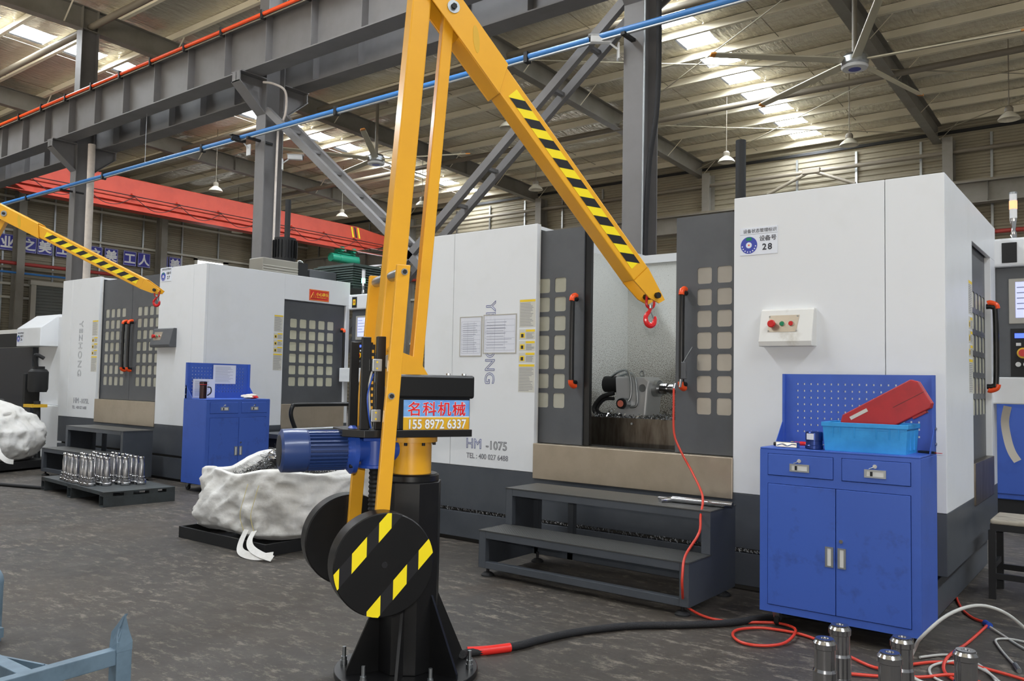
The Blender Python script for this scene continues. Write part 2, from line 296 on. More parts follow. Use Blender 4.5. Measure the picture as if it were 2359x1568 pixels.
for X in FRAMES:
    m = MB()
    for y0, y1 in ((YN, 9.3), (9.3, 19.0), (19.0, YB - .1)):
        for dz0, dz1, hw in ((0, .016, .13), (.564, .58, .13), (.016, .564, .006)):
            m.hexa([(X - hw, y0, rbot(y0) + dz0), (X + hw, y0, rbot(y0) + dz0), (X + hw, y1, rbot(y1) + dz0), (X - hw, y1, rbot(y1) + dz0), (X - hw, y0, rbot(y0) + dz1), (X + hw, y0, rbot(y0) + dz1), (X + hw, y1, rbot(y1) + dz1), (X - hw, y1, rbot(y1) + dz1)])
    for y in (9.32, 9.7, 13.5, 19.0, 24.0): m.box(X - .13, X + .13, y - .008, y + .008, rbot(y) + .01, rtop(y) - .01)
    m.build('rafter', 'cold' if X > -30 else 'cold', ceil)
    if X < 5:
        for k, y in enumerate(PY[:18]):
            if k % 2 == 0:
                for sgn in (1,):
                    MB().bar((X + .02 * sgn, y, rbot(y) + .03), (X + .6 * sgn, y, rsheet(y) - .24), .035, .006).build('fly_brace', 'purlin', ceil)
for X in (-32.8, -28.0, -24.85, -17.0, -11.0, -7.2, -1.1): MB().tube([(X, y, rsheet(y) - .13) for y in (4, 9.3, 16, 22, 28.8)], .009, 5, 0).build('sag_rod', 'duct', ceil)
for y, dz in ((9.55, .12), (16.8, .3), (22.6, .06)): MB().cyl((XE, y, rbot(y) + dz), (XR_, y, rbot(y) + dz), .085, 14).build('strut_pipe', 'duct', ceil)
for a, b in (((-13.2, 16.8), (-5.1, 22.6)), ((-13.2, 22.6), (-5.1, 16.8)), ((-13.2, 22.6), (-5.1, 28.4)), ((-13.2, 28.4), (-5.1, 22.6)), ((-5.1, 22.6), (2.9, 28.4)), ((-5.1, 28.4), (2.9, 22.6))):
    MB().cyl((a[0], a[1], rbot(a[1]) + .2), (b[0], b[1], rbot(b[1]) + .2), .016, 6).build('tie_rod', 'rod', ceil)
# ---- corrugated walls
def corr_wall(name, a, b, z0, z1, nrm, pitch=.19, depth=.035):
    a = Vector(a); b = Vector(b); nv = Vector(nrm); m = MB(); vs = []; z = z0; row = 0
    prof = []
    while z < z1: prof += [(z, 0), (z + pitch * .35, 0), (z + pitch * .5, depth), (z + pitch * .85, depth)]; z += pitch
    prof.append((z1, 0))
    for zz, d in prof: vs += [(a.x + nv.x * d, a.y + nv.y * d, zz), (b.x + nv.x * d, b.y + nv.y * d, zz)]
    return m.add(vs, [(2 * i, 2 * i + 1, 2 * i + 3, 2 * i + 2) for i in range(len(prof) - 1)]).build(name, 'wall')
# back wall with a high window band opening (window frames stand in it)
wb = corr_wall('wall_back', (XE, YB, 0), (XR_, YB, 0), 0, 10.6, (0, -1, 0)); structure(wb, 'beige corrugated sheet wall behind the machines', 'wall')
we = corr_wall('wall_left', (XE, YN, 0), (XE, YB, 0), 0, 10.8, (1, 0, 0)); structure(we, 'beige corrugated end wall carrying blue signs', 'wall')
for k in range(24):
    x = -35.6 + k * 2.0
    if min(abs(x - f) for f in FRAMES) > .5: bx('stud', 'zinc', wb, x - .035, x + .035, YB - .10, YB - .045, 0, 9.5)
for z in (7.95, 5.35, 3.2): bx('girt', 'flash', wb, XE, XR_, YB - .16, YB - .04, z, z + .1)
MB().cyl((XE, YB - .22, 6.35), (XR_, YB - .22, 6.35), .07, 10).build('fire_pipe', 'piper', wb)
MB().cyl((XE, YB - .35, 8.95), (XR_, YB - .35, 8.95), .07, 10).build('duct_pipe', 'duct', wb)
bx('eave_gutter', 'blackm', wb, XE, XR_, YB - .1, YB - .03, 9.62, 9.72)
for k in range(14):
    y = 2.0 + k * 1.95; bx('stud', 'zinc', we, XE + .04, XE + .09, y - .035, y + .035, 0, 9.0)
for z in (8.62, 7.25, 5.72, 5.05, 4.5): bx('girt', 'flash', we, XE + .04, XE + .14, YN, YB, z, z + .09)
MB().cyl((XE + .5, YN, 5.9), (XE + .5, YB, 5.9), .075, 10).build('fire_pipe', 'piper', we); MB().cyl((XE + .5, YN, 5.52), (XE + .5, YB, 5.52), .045, 10).build('air_pipe', 'pipeb', we)
MB().cyl((XE + .9, YN, 9.0), (XE + .9, YB, 9.0), .16, 12).build('duct_pipe', 'duct', we)
# roller shutter in the end wall
rs = MB()
for k in range(40): rs.box(XE + .08, XE + .13 + .02 * (k % 2), 14.95, 19.8, k * .128, k * .128 + .118)
d1 = rs.build('door_1', 'shutter'); structure(d1, 'grey roller shutter in the corrugated end wall', 'shutter')
bx('shutter_post', 'flash', d1, XE + .08, XE + .3, 14.75, 14.95, 0, 5.2); bx('shutter_box', 'flash', d1, XE + .08, XE + .35, 14.7, 20, 5.12, 5.3)
# windows
def hall_window(nm, x0, x1, z0, z1):
    w = thing(nm, None, None); structure(w, None); cols = max(1, int((x1 - x0) / 1.1)); m = MB()
    for i in range(cols + 1): x = x0 + (x1 - x0) * i / cols; m.box(x - .04, x + .04, YB - .14, YB - .05, z0, z1)
    m.box(x0, x1, YB - .14, YB - .05, z0 - .06, z0 + .02).box(x0, x1, YB - .14, YB - .05, z1 - .02, z1 + .06); m.build('window_frame', 'flash', w)
    for i in range(cols): bx('pane', 'pane', w, x0 + (x1 - x0) * i / cols + .04, x0 + (x1 - x0) * (i + 1) / cols - .04, YB - .09, YB - .06, z0, z1)
    return w
structure(hall_window('window_4', -33.4, -30.6, 5.5, 7.2), 'bright window in the back wall beyond the green hoist', 'window')
structure(hall_window('window_5', -18.3, -16.6, 5.5, 6.75), 'bright window in the back wall seen past the open machine', 'window')
we5 = thing('window_6', None, None); structure(we5, 'bright window in the end wall after the last blue sign', 'window')
bx('pane', 'pane', we5, XE + .06, XE + .1, 22.3, 23.7, 6.3, 7.12); bx('window_frame', 'flash', we5, XE + .05, XE + .16, 22.15, 22.3, 6.2, 7.25); bx('window_frame', 'flash', we5, XE + .05, XE + .16, 23.7, 24.0, 6.2, 7.25); bx('window_frame', 'flash', we5, XE + .05, XE + .16, 22.15, 24, 7.12, 7.22)
# ---- steel columns
def hcol(name, x, y, w, d, z1, label, group=None, rot=False, mm='col', parts=True):
    t = thing(name, label, 'column', (x, y, 0), 0, group)
    if rot: MB().box(-d / 2, -d / 2 + .016, -w / 2, w / 2, 0, z1).box(d / 2 - .016, d / 2, -w / 2, w / 2, 0, z1).build('flange', mm, t); bx('web', mm, t, -d / 2 + .016, d / 2 - .016, -.006, .006, 0, z1)
    else:
        bx('flange', mm, t, -w / 2, w / 2, -d / 2, -d / 2 + .018, 0, z1); bx('flange', mm, t, -w / 2, w / 2, d / 2 - .018, d / 2, 0, z1); bx('web', mm, t, -.007, .007, -d / 2 + .018, d / 2 - .018, 0, z1)
    bx('base_plate', mm, t, -w / 2 - .08, w / 2 + .08, -d / 2 - .08, d / 2 + .08, 0, .025); return t
CY = 9.51; CX = (-20.9, -13.27, -5.22, 2.9)
def crane_bracket(t, sgn):
    y0 = sgn * .21; y1 = sgn * .78
    m = MB(); a, b = sorted((y0, y1))
    m.box(-.16, .16, a, b, 7.11, 7.13)
    m.hexa([(-.14, y0, 6.45), (.14, y0, 6.45), (.14, y1, 6.93), (-.14, y1, 6.93), (-.14, y0, 6.47), (.14, y0, 6.47), (.14, y1, 6.95), (-.14, y1, 6.95)])
    m.box(-.12, .12, min(y1, y1 - sgn * .02), max(y1, y1 - sgn * .02), 6.93, 7.11).build('bracket', 'col', t)
    MB().prism([(-.008, y0, 6.47), (-.008, y1, 6.95), (-.008, y1, 7.11), (-.008, y0, 7.11)], (.016, 0, 0)).build('bracket_web', 'col', t)
COLN = ('between the blue pipe and the white wrapped pipe', 'behind the closed white machine, ladder brace on one side', 'behind the open white machine, camera fixed to it', 'beyond the machine row')
for i, x in enumerate(CX):
    t = hcol('steel_column', x, CY, .29, .42, rbot(9.3), 'grey H-section steel column ' + COLN[i])
    crane_bracket(t, -1); crane_bracket(t, 1)
    bx('pipe_arm', 'blackm', t, -.03, .03, -.50, .06, 5.93, 5.97)
for X in FRAMES: hcol('steel_column', X + .35, YB - .3, .3, .5, 9.4, 'grey column standing against the beige back wall', 'columns along the back wall', mm='cold')
for y in (8.0, 14.15, 20.25, 25.5): hcol('steel_column', XE + .45, y, .3, .5, 10.0, 'grey column standing against the end wall with signs', 'columns along the end wall', rot=True, mm='cold')
# ---- runway girders
def girder(name, y, z0, z1, label, mm, hw=.19, step=1.28, x0=XE + .8, x1=9.0):
    t = thing(name, label, 'girder', (x0, y, z0)); h = z1 - z0; Lg = x1 - x0
    bx('bottom_flange', mm, t, 0, Lg, -hw, hw, 0, .022); bx('top_flange', mm, t, 0, Lg, -hw - .03, hw + .03, h - .022, h); bx('web', mm, t, 0, Lg, -.007, .007, .022, h - .022)
    me = None; k = 0; x = .3
    while x < Lg:
        if me is None: o = MB().box(-.007, .007, -hw * .8, hw * .8, .06, h - .022).build('stiffener', mm, t); me = o
        else: o = me.copy(); COL.objects.link(o)
        o.location.x = x; x += step
    MB().box(0, Lg, -.035, .035, h, h + .1).build('rail', 'duct', t); return t
g1 = girder('runway_girder', 9.0, 7.13, 8.08, 'grey crane runway girder with stiffeners and an orange conductor rail', 'col')
MB().cyl((0, -.24, .90), (44, -.24, .90), .035, 10).build('conductor_rail', 'orange', g1); MB().cyl((0, -.235, .83), (44, -.235, .83), .014, 6).build('guide_rail', 'duct', g1)
for k in range(34): bx('rail_clip', 'blackm', g1, .3 + k * 1.28, .34 + k * 1.28, -.29, -.19, .8, .965)
girder('runway_girder', 10.08, 7.13, 8.08, 'dusky crane runway girder behind the columns, parallel to the railed one', 'col')
girder('runway_girder', 28.1, 7.13, 7.78, 'far crane runway girder along the back wall', 'cold', step=1.6)
# lattice braces between the columns
def brace(p, q, label):
    t = thing('ladder_brace', label, 'brace'); a = Vector(p); b = Vector(q)
    MB().bar((a.x, 9.34, a.z), (b.x, 9.34, b.z), .09, .12).build('rail', 'col', t); MB().bar((a.x, 9.68, a.z), (b.x, 9.68, b.z), .09, .12).build('rail', 'col', t)
    for k in range(1, 13): c = a.lerp(b, k / 13); MB().bar((c.x, 9.38, c.z), (c.x, 9.64, c.z), .07, .05).build('rung', 'col', t)
brace((-13.12, 0, 6.53), (-5.35, 0, .35), 'ladder-like steel brace sloping down from the column behind the closed machine')
brace((-5.37, 0, 6.55), (-13.1, 0, .35), 'ladder-like steel brace sloping down from the column behind the open machine')
# pipes along the column line
pb = thing('blue_pipe', 'long blue compressed-air pipe with a thin cable tray below it', 'pipe'); MB().cyl((-33, 9.08, 6.02), (8, 9.08, 6.02), .038, 12).build('pipe', 'pipeb', pb); MB().cyl((-33, 9.08, 5.965), (8, 9.08, 5.965), .02, 8).build('cable', 'zinc', pb)
for k in range(10): bx('pipe_clip', 'blackm', pb, -31 + k * 4.03, -30.94 + k * 4.03, 9.03, 9.13, 5.93, 6.08)
for x in (-24.8, -17.07, -9.2): tag(MB().cyl((x, 9.08, 6.05), (x, 9.08, 7.13), .006, 5).build('hanger_wire', 'zinc'), 'thin wire hanging from the runway girder to the blue pipe', 'wire', 'pipe hanger wires')
pv = MB().tube([(-20.42, 9.5, 0), (-20.42, 9.5, 2), (-20.44, 9.52, 4.2), (-20.42, 9.5, 7.1)], .085, 12).build('wrapped_pipe', 'pvc'); tag(pv, 'white wrapped downpipe beside the far steel column', 'pipe')
cd = MB().tube([(-13.09, 9.2, 7.02), (-12.9, 9.3, 6.98), (-12.75, 9.45, 6.85), (-12.78, 9.5, 6.5), (-12.9, 9.5, 6.25), (-13.0, 9.5, 6.1), (-13.03, 9.5, 3), (-13.05, 9.5, .05)], .022, 8).build('conduit', 'pvc'); tag(cd, 'white conduit bent over the bracket of the middle column', 'conduit')
ck = MB().tube([(-4.93, 9.2, 8.05), (-4.86, 9.25, 7.0), (-4.85, 9.3, 6.0), (-4.87, 9.3, 5.0), (-4.98, 9.3, 4.2), (-5.02, 9.3, 3.0), (-5.02, 9.3, .05)], .035, 8).build('power_cable', 'cable'); tag(ck, 'thick black power cable hanging beside the column behind the open machine', 'cable')
cw = MB().tube([(-5.03, 9.25, 7.1), (-5.03, 9.25, 6.5), (-5.04, 9.25, 3), (-5.04, 9.25, .05)], .014, 6).build('conduit', 'zinc'); tag(cw, 'thin grey conduit running down the column behind the open machine', 'conduit')
bp_ = MB().cyl((-3.27, 8.1, 2.4), (-3.27, 8.1, 4.0), .052, 14).build('exhaust_pipe', 'blackm'); tag(bp_, 'upright black pipe rising behind the open machine', 'pipe')
bp2 = MB().cyl((-11.95, 9.0, 2.4), (-11.95, 9.0, 4.6), .05, 12).build('exhaust_pipe', 'blackm'); tag(bp2, 'upright black pipe rising behind the closed machine', 'pipe')
def cctv(loc, d, label, dark=False):
    t = thing('security_camera', label, 'camera', loc, d); mm = 'blackm' if dark else 'white'
    MB().box(-.045, .045, -.26, .02, -.045, .045).build('body', mm, t, .01); MB().cyl((0, -.262, 0), (0, -.275, 0), .033, 12).build('lens', 'blackm', t); MB().box(-.055, .055, -.29, .03, .045, .052).build('sunshade', mm, t)
    MB().cyl((0, .0, -.045), (.0, .1, -.12), .014, 8).build('arm', 'white', t); bx('mount', 'white', t, -.06, .06, .1, .12, -.26, -.05)
cctv((-5.5, 9.17, 5.98), -.9, 'white bullet camera on the column behind the open machine'); cctv((-13.6, 9.17, 5.98), .0, 'black camera on a bracket of the middle column', True); cctv((-12.98, 9.75, 5.7), 2.4, 'small white camera behind the middle column, beside the ladder brace')
# ---- bridge crane
br = thing('bridge_crane', 'orange overhead bridge crane girder spanning the far bay', 'crane', (-29, 10.2, 7.37))
bx('end_carriage', 'bridge', br, -1.3, 1.3, -.34, .1, .83, 1.12, bev=.02); MB().prism([(-.22, .12, 1.05), (-.22, .12, .5), (-.22, 1.2, 0), (-.22, 15.2, 0), (-.22, 17.4, .5), (-.22, 17.4, .95), (-.22, 15.4, 1.15), (-.22, 1.4, 1.15)], (.44, 0, 0)).build('girder', 'bridge', br, .02)
MB().box(.22, .42, .3, 17, -.02, .0).box(.2, .3, .2, 17, .25, .27).build('lower_flange', 'bridge', br)
MB().cyl((.36, .3, .5), (.36, 17.2, .5), .018, 6).build('festoon_rail', 'blackm', br)
for k in range(9): y = 1.2 + k * 1.75; MB().tube([(.36, y, .48), (.38, y + .5, .16), (.38, y + .85, .08), (.38, y + 1.25, .16), (.36, y + 1.75, .48)], .013, 5, 5).build('festoon_cable', 'blackm', br); bx('lug', 'bridge', br, .22, .34, y - .07, y + .07, .54, .6)
for y0 in (1.1, 15.1):
    for k in range(3): y = y0 + k * .19; MB().prism([(.225, y, .62), (.225, y + .1, .62), (.225, y - .02 + .0, 1.1), (.225, y - .12, 1.1)], (.004, 0, 0)).build('stripe', 'haz' if k % 2 == 0 else 'hazk', br)
hb = thing('hoist', 'green electric chain hoist under the orange bridge crane', 'hoist', (-28.95, 24.95, 7.37))
MB().cyl((0, -.75, -.42), (0, -.3, -.42), .2, 16).build('motor', 'green', hb); MB().cyl((0, -.3, -.42), (0, .85, -.42), .21, 18).build('drum', 'green', hb); MB().box(-.14, .14, -.45, .6, -.22, -.12).build('trolley_frame', 'green', hb)
for y in (-.3, .4): MB().cyl((-.15, y, -.02), (.3, y, -.02), .11, 12).build('wheel', 'green', hb); bx('bracket', 'green', hb, .1, .16, y - .1, y + .1, -.2, .05)
for y in (-.1, .15, .4): MB().cyl((.05, y, -.6), (.05, y, -2.2), .008, 5).build('rope', 'duct', hb)
MB().tube([(.2, .5, .1), (.3, .75, -.4), (.25, .6, -1.0), (.2, .2, -.9)], .014, 5).build('cable', 'blackm', hb)
# ---- ceiling fans and lamps
def fan(loc, ang, label, r=2.95):
    t = thing('ceiling_fan', label, 'fan', loc, ang, 'large ceiling fans'); zt = rbot(loc[1]) - loc[2]
    MB().cyl((0, 0, .12), (0, 0, zt), .05, 10).build('drop_rod', 'duct', t); bx('roof_bracket', 'duct', t, -.3, .3, -.1, .1, zt - .06, zt)
    MB().lathe([(.06, .2), (.2, .17), (.26, .1), (.26, -.02), (.24, -.06)], n=20).build('motor', 'zinc', t); MB().lathe([(.24, -.06), (.26, -.08), (.24, -.12), (.0, -.13)], n=20).build('hub_cap', 'white', t)
    MB().lathe([(.12, -.131), (.12, -.134), (0, -.134)], n=14).build('badge', 'signb', t)
    for k in range(5):
        a = 2 * PI * k / 5; R = Matrix.Rotation(a, 4, 'Z') @ Matrix.Translation((0, 0, .03)) @ Matrix.Rotation(.25, 4, 'X')
        MB().prism([(.24, -.09, 0), (r - .1, -.08, 0), (r - .1, .07, 0), (.24, .1, 0)], (0, 0, .035)).xf(R).build('blade', 'fanw', t, .012)
        MB().prism([(r - .1, -.08, 0), (r, -.05, 0), (r, .05, 0), (r - .1, .07, 0)], (0, 0, .035)).xf(R).build('blade_tip', 'fan_tip', t)
        MB().cyl((.24, 0, .1), (1.6, 0, .5), .006, 5).xf(Matrix.Rotation(a + .2, 4, 'Z')).build('stay_wire', 'zinc', t) if False else None
    return t
fan((-4.5, 17.03, 8.0), math.radians(5), 'large five-blade ceiling fan above the machine numbered 28'); fan((-18.1, 16.75, 8.0), math.radians(22), 'large five-blade ceiling fan beside the yellow crane mast, above the far bay')
wv = thing('wall_brace', 'grey inverted-V pipe brace on the back wall above machine 28', 'brace', (-9.0, 28.6, 8.95))
MB().cyl((-.05, 0, 0), (-1.55, 0, -.62), .06, 10).build('strut', 'duct', wv); MB().cyl((.05, 0, 0), (1.45, 0, -.62), .06, 10).build('strut', 'duct', wv); MB().box(-.3, .3, -.09, .09, -.08, .1).build('clamp', 'duct', wv, .02)
lp = None
for (x, y) in ((-6.36, 23.5), (-2.53, 23.4), (-9.86, 23.3), (-16.76, 23.05), (-26.4, 22.6), (-26.7, 16.9), (-13.3, 17.0), (-33.5, 22.4), (-22.0, 22.8)):
    if lp is None:
        lp = thing('pendant_lamp', 'bell-shaped high-bay pendant lamp hanging from the roof', 'lamp', (x, y, 8.2), 0, 'high-bay pendant lamps')
        MB().lathe([(.08, .22), (.09, .17), (.13, .15), (.2, .09), (.245, .025), (.255, 0), (.245, 0), (.23, .02), (.18, .08), (.08, .13), (0, .13)], n=20).build('lamp_shade', 'lshade', lp)
        MB().lathe([(.0, .34), (.07, .33), (.1, .28), (.1, .2), (.08, .18)], n=14).build('housing', 'duct', lp); MB().cyl((0, 0, .33), (0, 0, 2.3), .012, 6).build('rod', 'duct', lp)
        MB().lathe([(.0, .08), (.06, .1), (.05, .14), (0, .15)], n=12).build('bulb', 'btn_w', lp)
    else: c = copy_tree(lp); c.location = (x, y, 8.2)
# ---- blue slogan signs on the end wall
for i, y in enumerate((13.1, 13.8, 14.62, 15.25, 15.98, 16.6, 17.35, 18.05, 18.9, 19.57, 20.45, 21.1)):
    ph = ('工业之美', '工匠之美', '工人之美')[i // 4]; ch = ph[i % 4]
    s = thing('slogan_sign', 'blue wall sign ' + ch + ', ' + ('first', 'second', 'third', 'fourth')[i % 4] + ' character of the ' + ('industry', 'craftsman', 'worker')[i // 4] + ' slogan', 'sign', (XE + .2, y, 6.43), 0, 'slogan signs on the end wall')
    bx('board', 'wallblue', s, -.015, .0, -.3, .3, 0, .66); MB().box(.0, .003, -.285, .285, .015, .025).box(.0, .003, -.285, .285, .635, .645).box(.0, .003, -.285, -.275, .015, .645).box(.0, .003, .275, .285, .015, .645).build('border', 'txtw', s)
    text(ch, .52, 'txtw', s, (.004, 0, .135), (0, 1, 0), (0, 0, 1), align='CENTER', offset=.016)
# ================================================================ machining centres
def rebase(t, loc):
    loc = Vector(loc); t.location = loc
    for c in t.children: c.location = c.location - loc
    return t
def rr(x0, x1, z0, z1, r, n=3):
    out = []
    for cx, cz, a0 in ((x1 - r, z1 - r, 0), (x0 + r, z1 - r, PI / 2), (x0 + r, z0 + r, PI), (x1 - r, z0 + r, 1.5 * PI)):
        out += [(cx + r * math.cos(a0 + PI / 2 * k / n), cz + r * math.sin(a0 + PI / 2 * k / n)) for k in range(n + 1)]
    return out
def window_plate(mb, P, x0, x1, z0, z1, wx, wz, cols, rows, px, pz, ws, hs, d, r=.018):
    """plate x0..x1, z0..z1 with a grid of rounded openings (first opening's corner wx, wz = left, top); P(x, z, depth) -> point"""
    gx0 = wx - (px - ws) / 2; gx1 = gx0 + cols * px; gz1 = wz + (pz - hs) / 2; gz0 = gz1 - rows * pz
    def q(a, b, c, e): mb.add([P(a, c, 0), P(b, c, 0), P(b, e, 0), P(a, e, 0)], [(0, 1, 2, 3)])
    gx0 = max(gx0, x0); 
    if gx0 > x0 + 1e-4: q(x0, gx0, z0, z1)
    if x1 > gx1 + 1e-4: q(gx1, x1, z0, z1)
    q(gx0, gx1, gz1, z1); q(gx0, gx1, z0, gz0)
    holes = []
    for i in range(cols):
        for j in range(rows):
            a0 = max(wx - (px - ws) / 2 + i * px, x0); a1 = wx - (px - ws) / 2 + (i + 1) * px; b1 = gz1 - j * pz; b0 = b1 - pz
            h0 = wx + i * px; h1 = h0 + ws; k1 = wz - j * pz; k0 = k1 - hs
            L_ = rr(h0, h1, k0, k1, r); n = len(L_); cor = [(a1, b1), (a0, b1), (a0, b0), (a1, b0)]; m4 = n // 4
            vs = [P(x, z, 0) for x, z in L_] + [P(x, z, d) for x, z in L_] + [P(x, z, 0) for x, z in cor]; fs = []
            for k in range(n):
                k2 = (k + 1) % n; c = k // m4; c2 = k2 // m4
                if c == c2: fs.append((2 * n + c, k2, k))
                else: fs.append((2 * n + c, 2 * n + c2, k2, k))
                fs.append((k, k2, n + k2, n + k))
            mb.add(vs, fs); holes.append((h0, h1, k0, k1))
    # rim
    for a, b, c, e in ((x0, x1, z0, z0), (x0, x1, z1, z1), (x0, x0, z0, z1), (x1, x1, z0, z1)): mb.add([P(a, c, 0), P(b, e, 0), P(b, e, d), P(a, c, d)], [(0, 1, 2, 3)])
    return holes
def door(name, t, P, x0, x1, z0, z1, win, d=.04, pm='glass', label=None):
    m = MB(); h = window_plate(m, P, x0, x1, z0, z1, *win, d); o = m.build(name, 'grey', t, label=label); me = None
    for a, b, c, e in h:
        q = MB().hexa([P(a, c, d * .14), P(b, c, d * .14), P(b, e, d * .14), P(a, e, d * .14), P(a, c, d * .4), P(b, c, d * .4), P(b, e, d * .4), P(a, e, d * .4)]); q.build('pane', pm, o)
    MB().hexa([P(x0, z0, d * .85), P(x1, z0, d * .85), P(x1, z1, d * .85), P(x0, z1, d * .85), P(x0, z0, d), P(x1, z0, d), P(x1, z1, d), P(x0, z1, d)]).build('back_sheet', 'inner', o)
    return o
def dhandle(par, P, x, z0, z1):
    """bow handle: dark bar with orange corner caps; P(x, z, depth)"""
    o = MB().tube([P(x, z0 + .03, -.02), P(x, z0 + .035, -.065), P(x, z0 + .09, -.085), P(x, z1 - .09, -.085), P(x, z1 - .035, -.065), P(x, z1 - .03, -.02)], .021, 12).build('handle', 'black', par)
    for z, s in ((z0, 1), (z1, -1)): MB().tube([P(x, z + s * .05, -.098), P(x, z + s * .018, -.088), P(x, z + s * .0, -.05), P(x, z + s * .004, -.03)], .022, 12).build('handle_cap', 'orange', o)
    return o
def text_lines(par, P, x0, x1, z0, z1, n, m='inkg', h=.0035, seed=1):
    random.seed(seed); q = MB()
    for k in range(n):
        z = z1 - (k + .5) * (z1 - z0) / n; e = x1 - random.random() * (x1 - x0) * .35
        q.add([P(x0, z - h / 2, -.0016), P(e, z - h / 2, -.0016), P(e, z + h / 2, -.0016), P(x0, z + h / 2, -.0016)], [(0, 1, 2, 3)])
    return q.build('print', m, par)
def flat(m, P, x0, x1, z0, z1, d=-.001): return m.add([P(x0, z0, d), P(x1, z0, d), P(x1, z1, d), P(x0, z1, d)], [(0, 1, 2, 3)])
def slab(m, P, x0, x1, z0, z1, d0, d1): return m.hexa([P(x0, z0, d0), P(x1, z0, d0), P(x1, z0, d1), P(x0, z0, d1), P(x0, z1, d0), P(x1, z1, d0), P(x1, z1, d1), P(x0, z1, d1)])
def warning_label(t, P, x0, x1, zt):
    w = x1 - x0
    for k, (a, h, pic) in enumerate(((0, .245, 0), (.262, .09, 1), (.363, .09, 1), (.464, .09, 1), (.565, .245, 0))):
        z1 = zt - a; o = slab(MB(), P, x0, x1, z1 - h, z1, -.0008, 0).build('warning_sticker', 'paper2', t)
        xs = x0 + (w * .4 if pic else 0); flat(MB(), P, xs + .004, x1 - .004, z1 - .022, z1 - .003, -.0016).build('sticker_header', 'ylabel', o)
        text_lines(o, P, xs + .008, x1 - .008, z1 - h + .008, z1 - .028, 5 if pic else 16, 'inkg', .004, k)
        if pic: flat(MB(), P, x0 + .012, x0 + w * .36, z1 - h + .015, z1 - .03, -.0016).build('pictogram', 'ylabel', o); flat(MB(), P, x0 + .022, x0 + w * .28, z1 - h + .02, z1 - .04, -.002).build('pictogram', 'ink', o)
def status_sign(P, x0, z0, no, parent, w=.275, h=.2):
    o = slab(MB(), P, x0, x0 + w, z0, z0 + h, -.004, 0).build('status_sign', 'signw', parent)
    Rt = Vector(P(1, 0, 0)) - Vector(P(0, 0, 0)); Up = (0, 0, 1)
    def pt(x, z, d=-.0045): return P(x0 + x * w, z0 + z * h, d)
    text('设备状态管理标识', .031, 'ink', o, pt(.08, .815), Rt, Up); flat(MB(), P, x0, x0 + w, z0 + h * .745, z0 + h * .755, -.0045).build('rule', 'inkg', o)
    text('设备号', .042, 'ink', o, pt(.52, .50), Rt, Up, offset=.0004); text(no, .062, 'ink', o, pt(.60, .16), Rt, Up, offset=.0016, spacing=1.3)
    c = Vector(pt(.24, .36)); nv = Vector(P(0, 0, -1)) - Vector(P(0, 0, 0))
    MB().cyl(c, c + nv * .001, .062, 28, smooth=False).build('dial', 'signb', o); MB().cyl(c, c + nv * .002, .022, 20, smooth=False).build('dial_center', 'signw', o); MB().cyl(c, c + nv * .003, .006, 10, smooth=False).build('dial_pin', 'orange', o)
    flat(MB(), P, x0 + w * .24 - .02, x0 + w * .24 + .02, z0 + h * .36 + .034, z0 + h * .36 + .056, -.0062).build('dial_field', 'btn_g', o)
    for k in range(8):
        a = PI * (1.05 + .9 * k / 7); q = c + (Vector(P(1, 0, 0)) - Vector(P(0, 0, 0))) * .05 * math.cos(a) + Vector((0, 0, .05 * math.sin(a))); MB().cyl(q, q + nv * .0018, .005, 8, smooth=False).build('dial_mark', 'signw', o)
    return o
def button_box(t, P, x0, z0, m, w=.37, h=.265):
    b = MB(); b.add([P(x0, z0, 0), P(x0 + w, z0, 0), P(x0 + w, z0 + h, 0), P(x0, z0 + h, 0), P(x0, z0, -.1), P(x0 + w, z0, -.1), P(x0 + w, z0 + .035, -.11), P(x0, z0 + .035, -.11), P(x0 + w, z0 + h - .012, -.055), P(x0, z0 + h - .012, -.055), P(x0 + w, z0 + h, -.04), P(x0, z0 + h, -.04)],
        [(4, 5, 6, 7), (7, 6, 8, 9), (9, 8, 10, 11), (11, 10, 2, 3), (0, 1, 5, 4), (0, 4, 7, 9, 11, 3), (1, 2, 10, 8, 6, 5)])
    o = b.build('button_box', m, t, .006)
    def F(x, z, d=0):   # on the sloped face
        f = (z - .035) / (h - .047); return P(x0 + x, z0 + z, -.11 + f * .055 - d)
    MB().add([F(.06, .1, .002), F(.26, .1, .002), F(.275, .218, .002), F(.065, .218, .002), F(.06, .1, 0), F(.26, .1, 0), F(.275, .218, 0), F(.065, .218, 0)], [(0, 1, 2, 3), (0, 1, 5, 4), (1, 2, 6, 5), (2, 3, 7, 6), (3, 0, 4, 7)]).build('face_plate', 'stainless', o)
    for x, mm, r, d in ((.095, 'btn_r', .027, .045), (.16, 'btn_g', .016, .014), (.222, 'btn_r', .016, .014)):
        c = Vector(F(x, .158)); nv = (Vector(F(x, .158, .1)) - c).normalized()
        MB().cyl(c, c + nv * .01, r * 1.1 if r < .02 else .016, 18).build('button_ring', 'chrome', o); MB().lathe([(r * .7, .005), (r * .75, d * .5), (r, d * .6), (r, d * .9), (r * .8, d), (0, d)], c, nv, 18).build('push_button', mm, o)
    for x in (.068, .262):
        for z in (.108, .21): c = Vector(F(x, z, .002)); MB().cyl(c, c + (Vector(F(x, z, .1)) - c).normalized() * .003, .006, 8).build('screw', 'zinc', o)
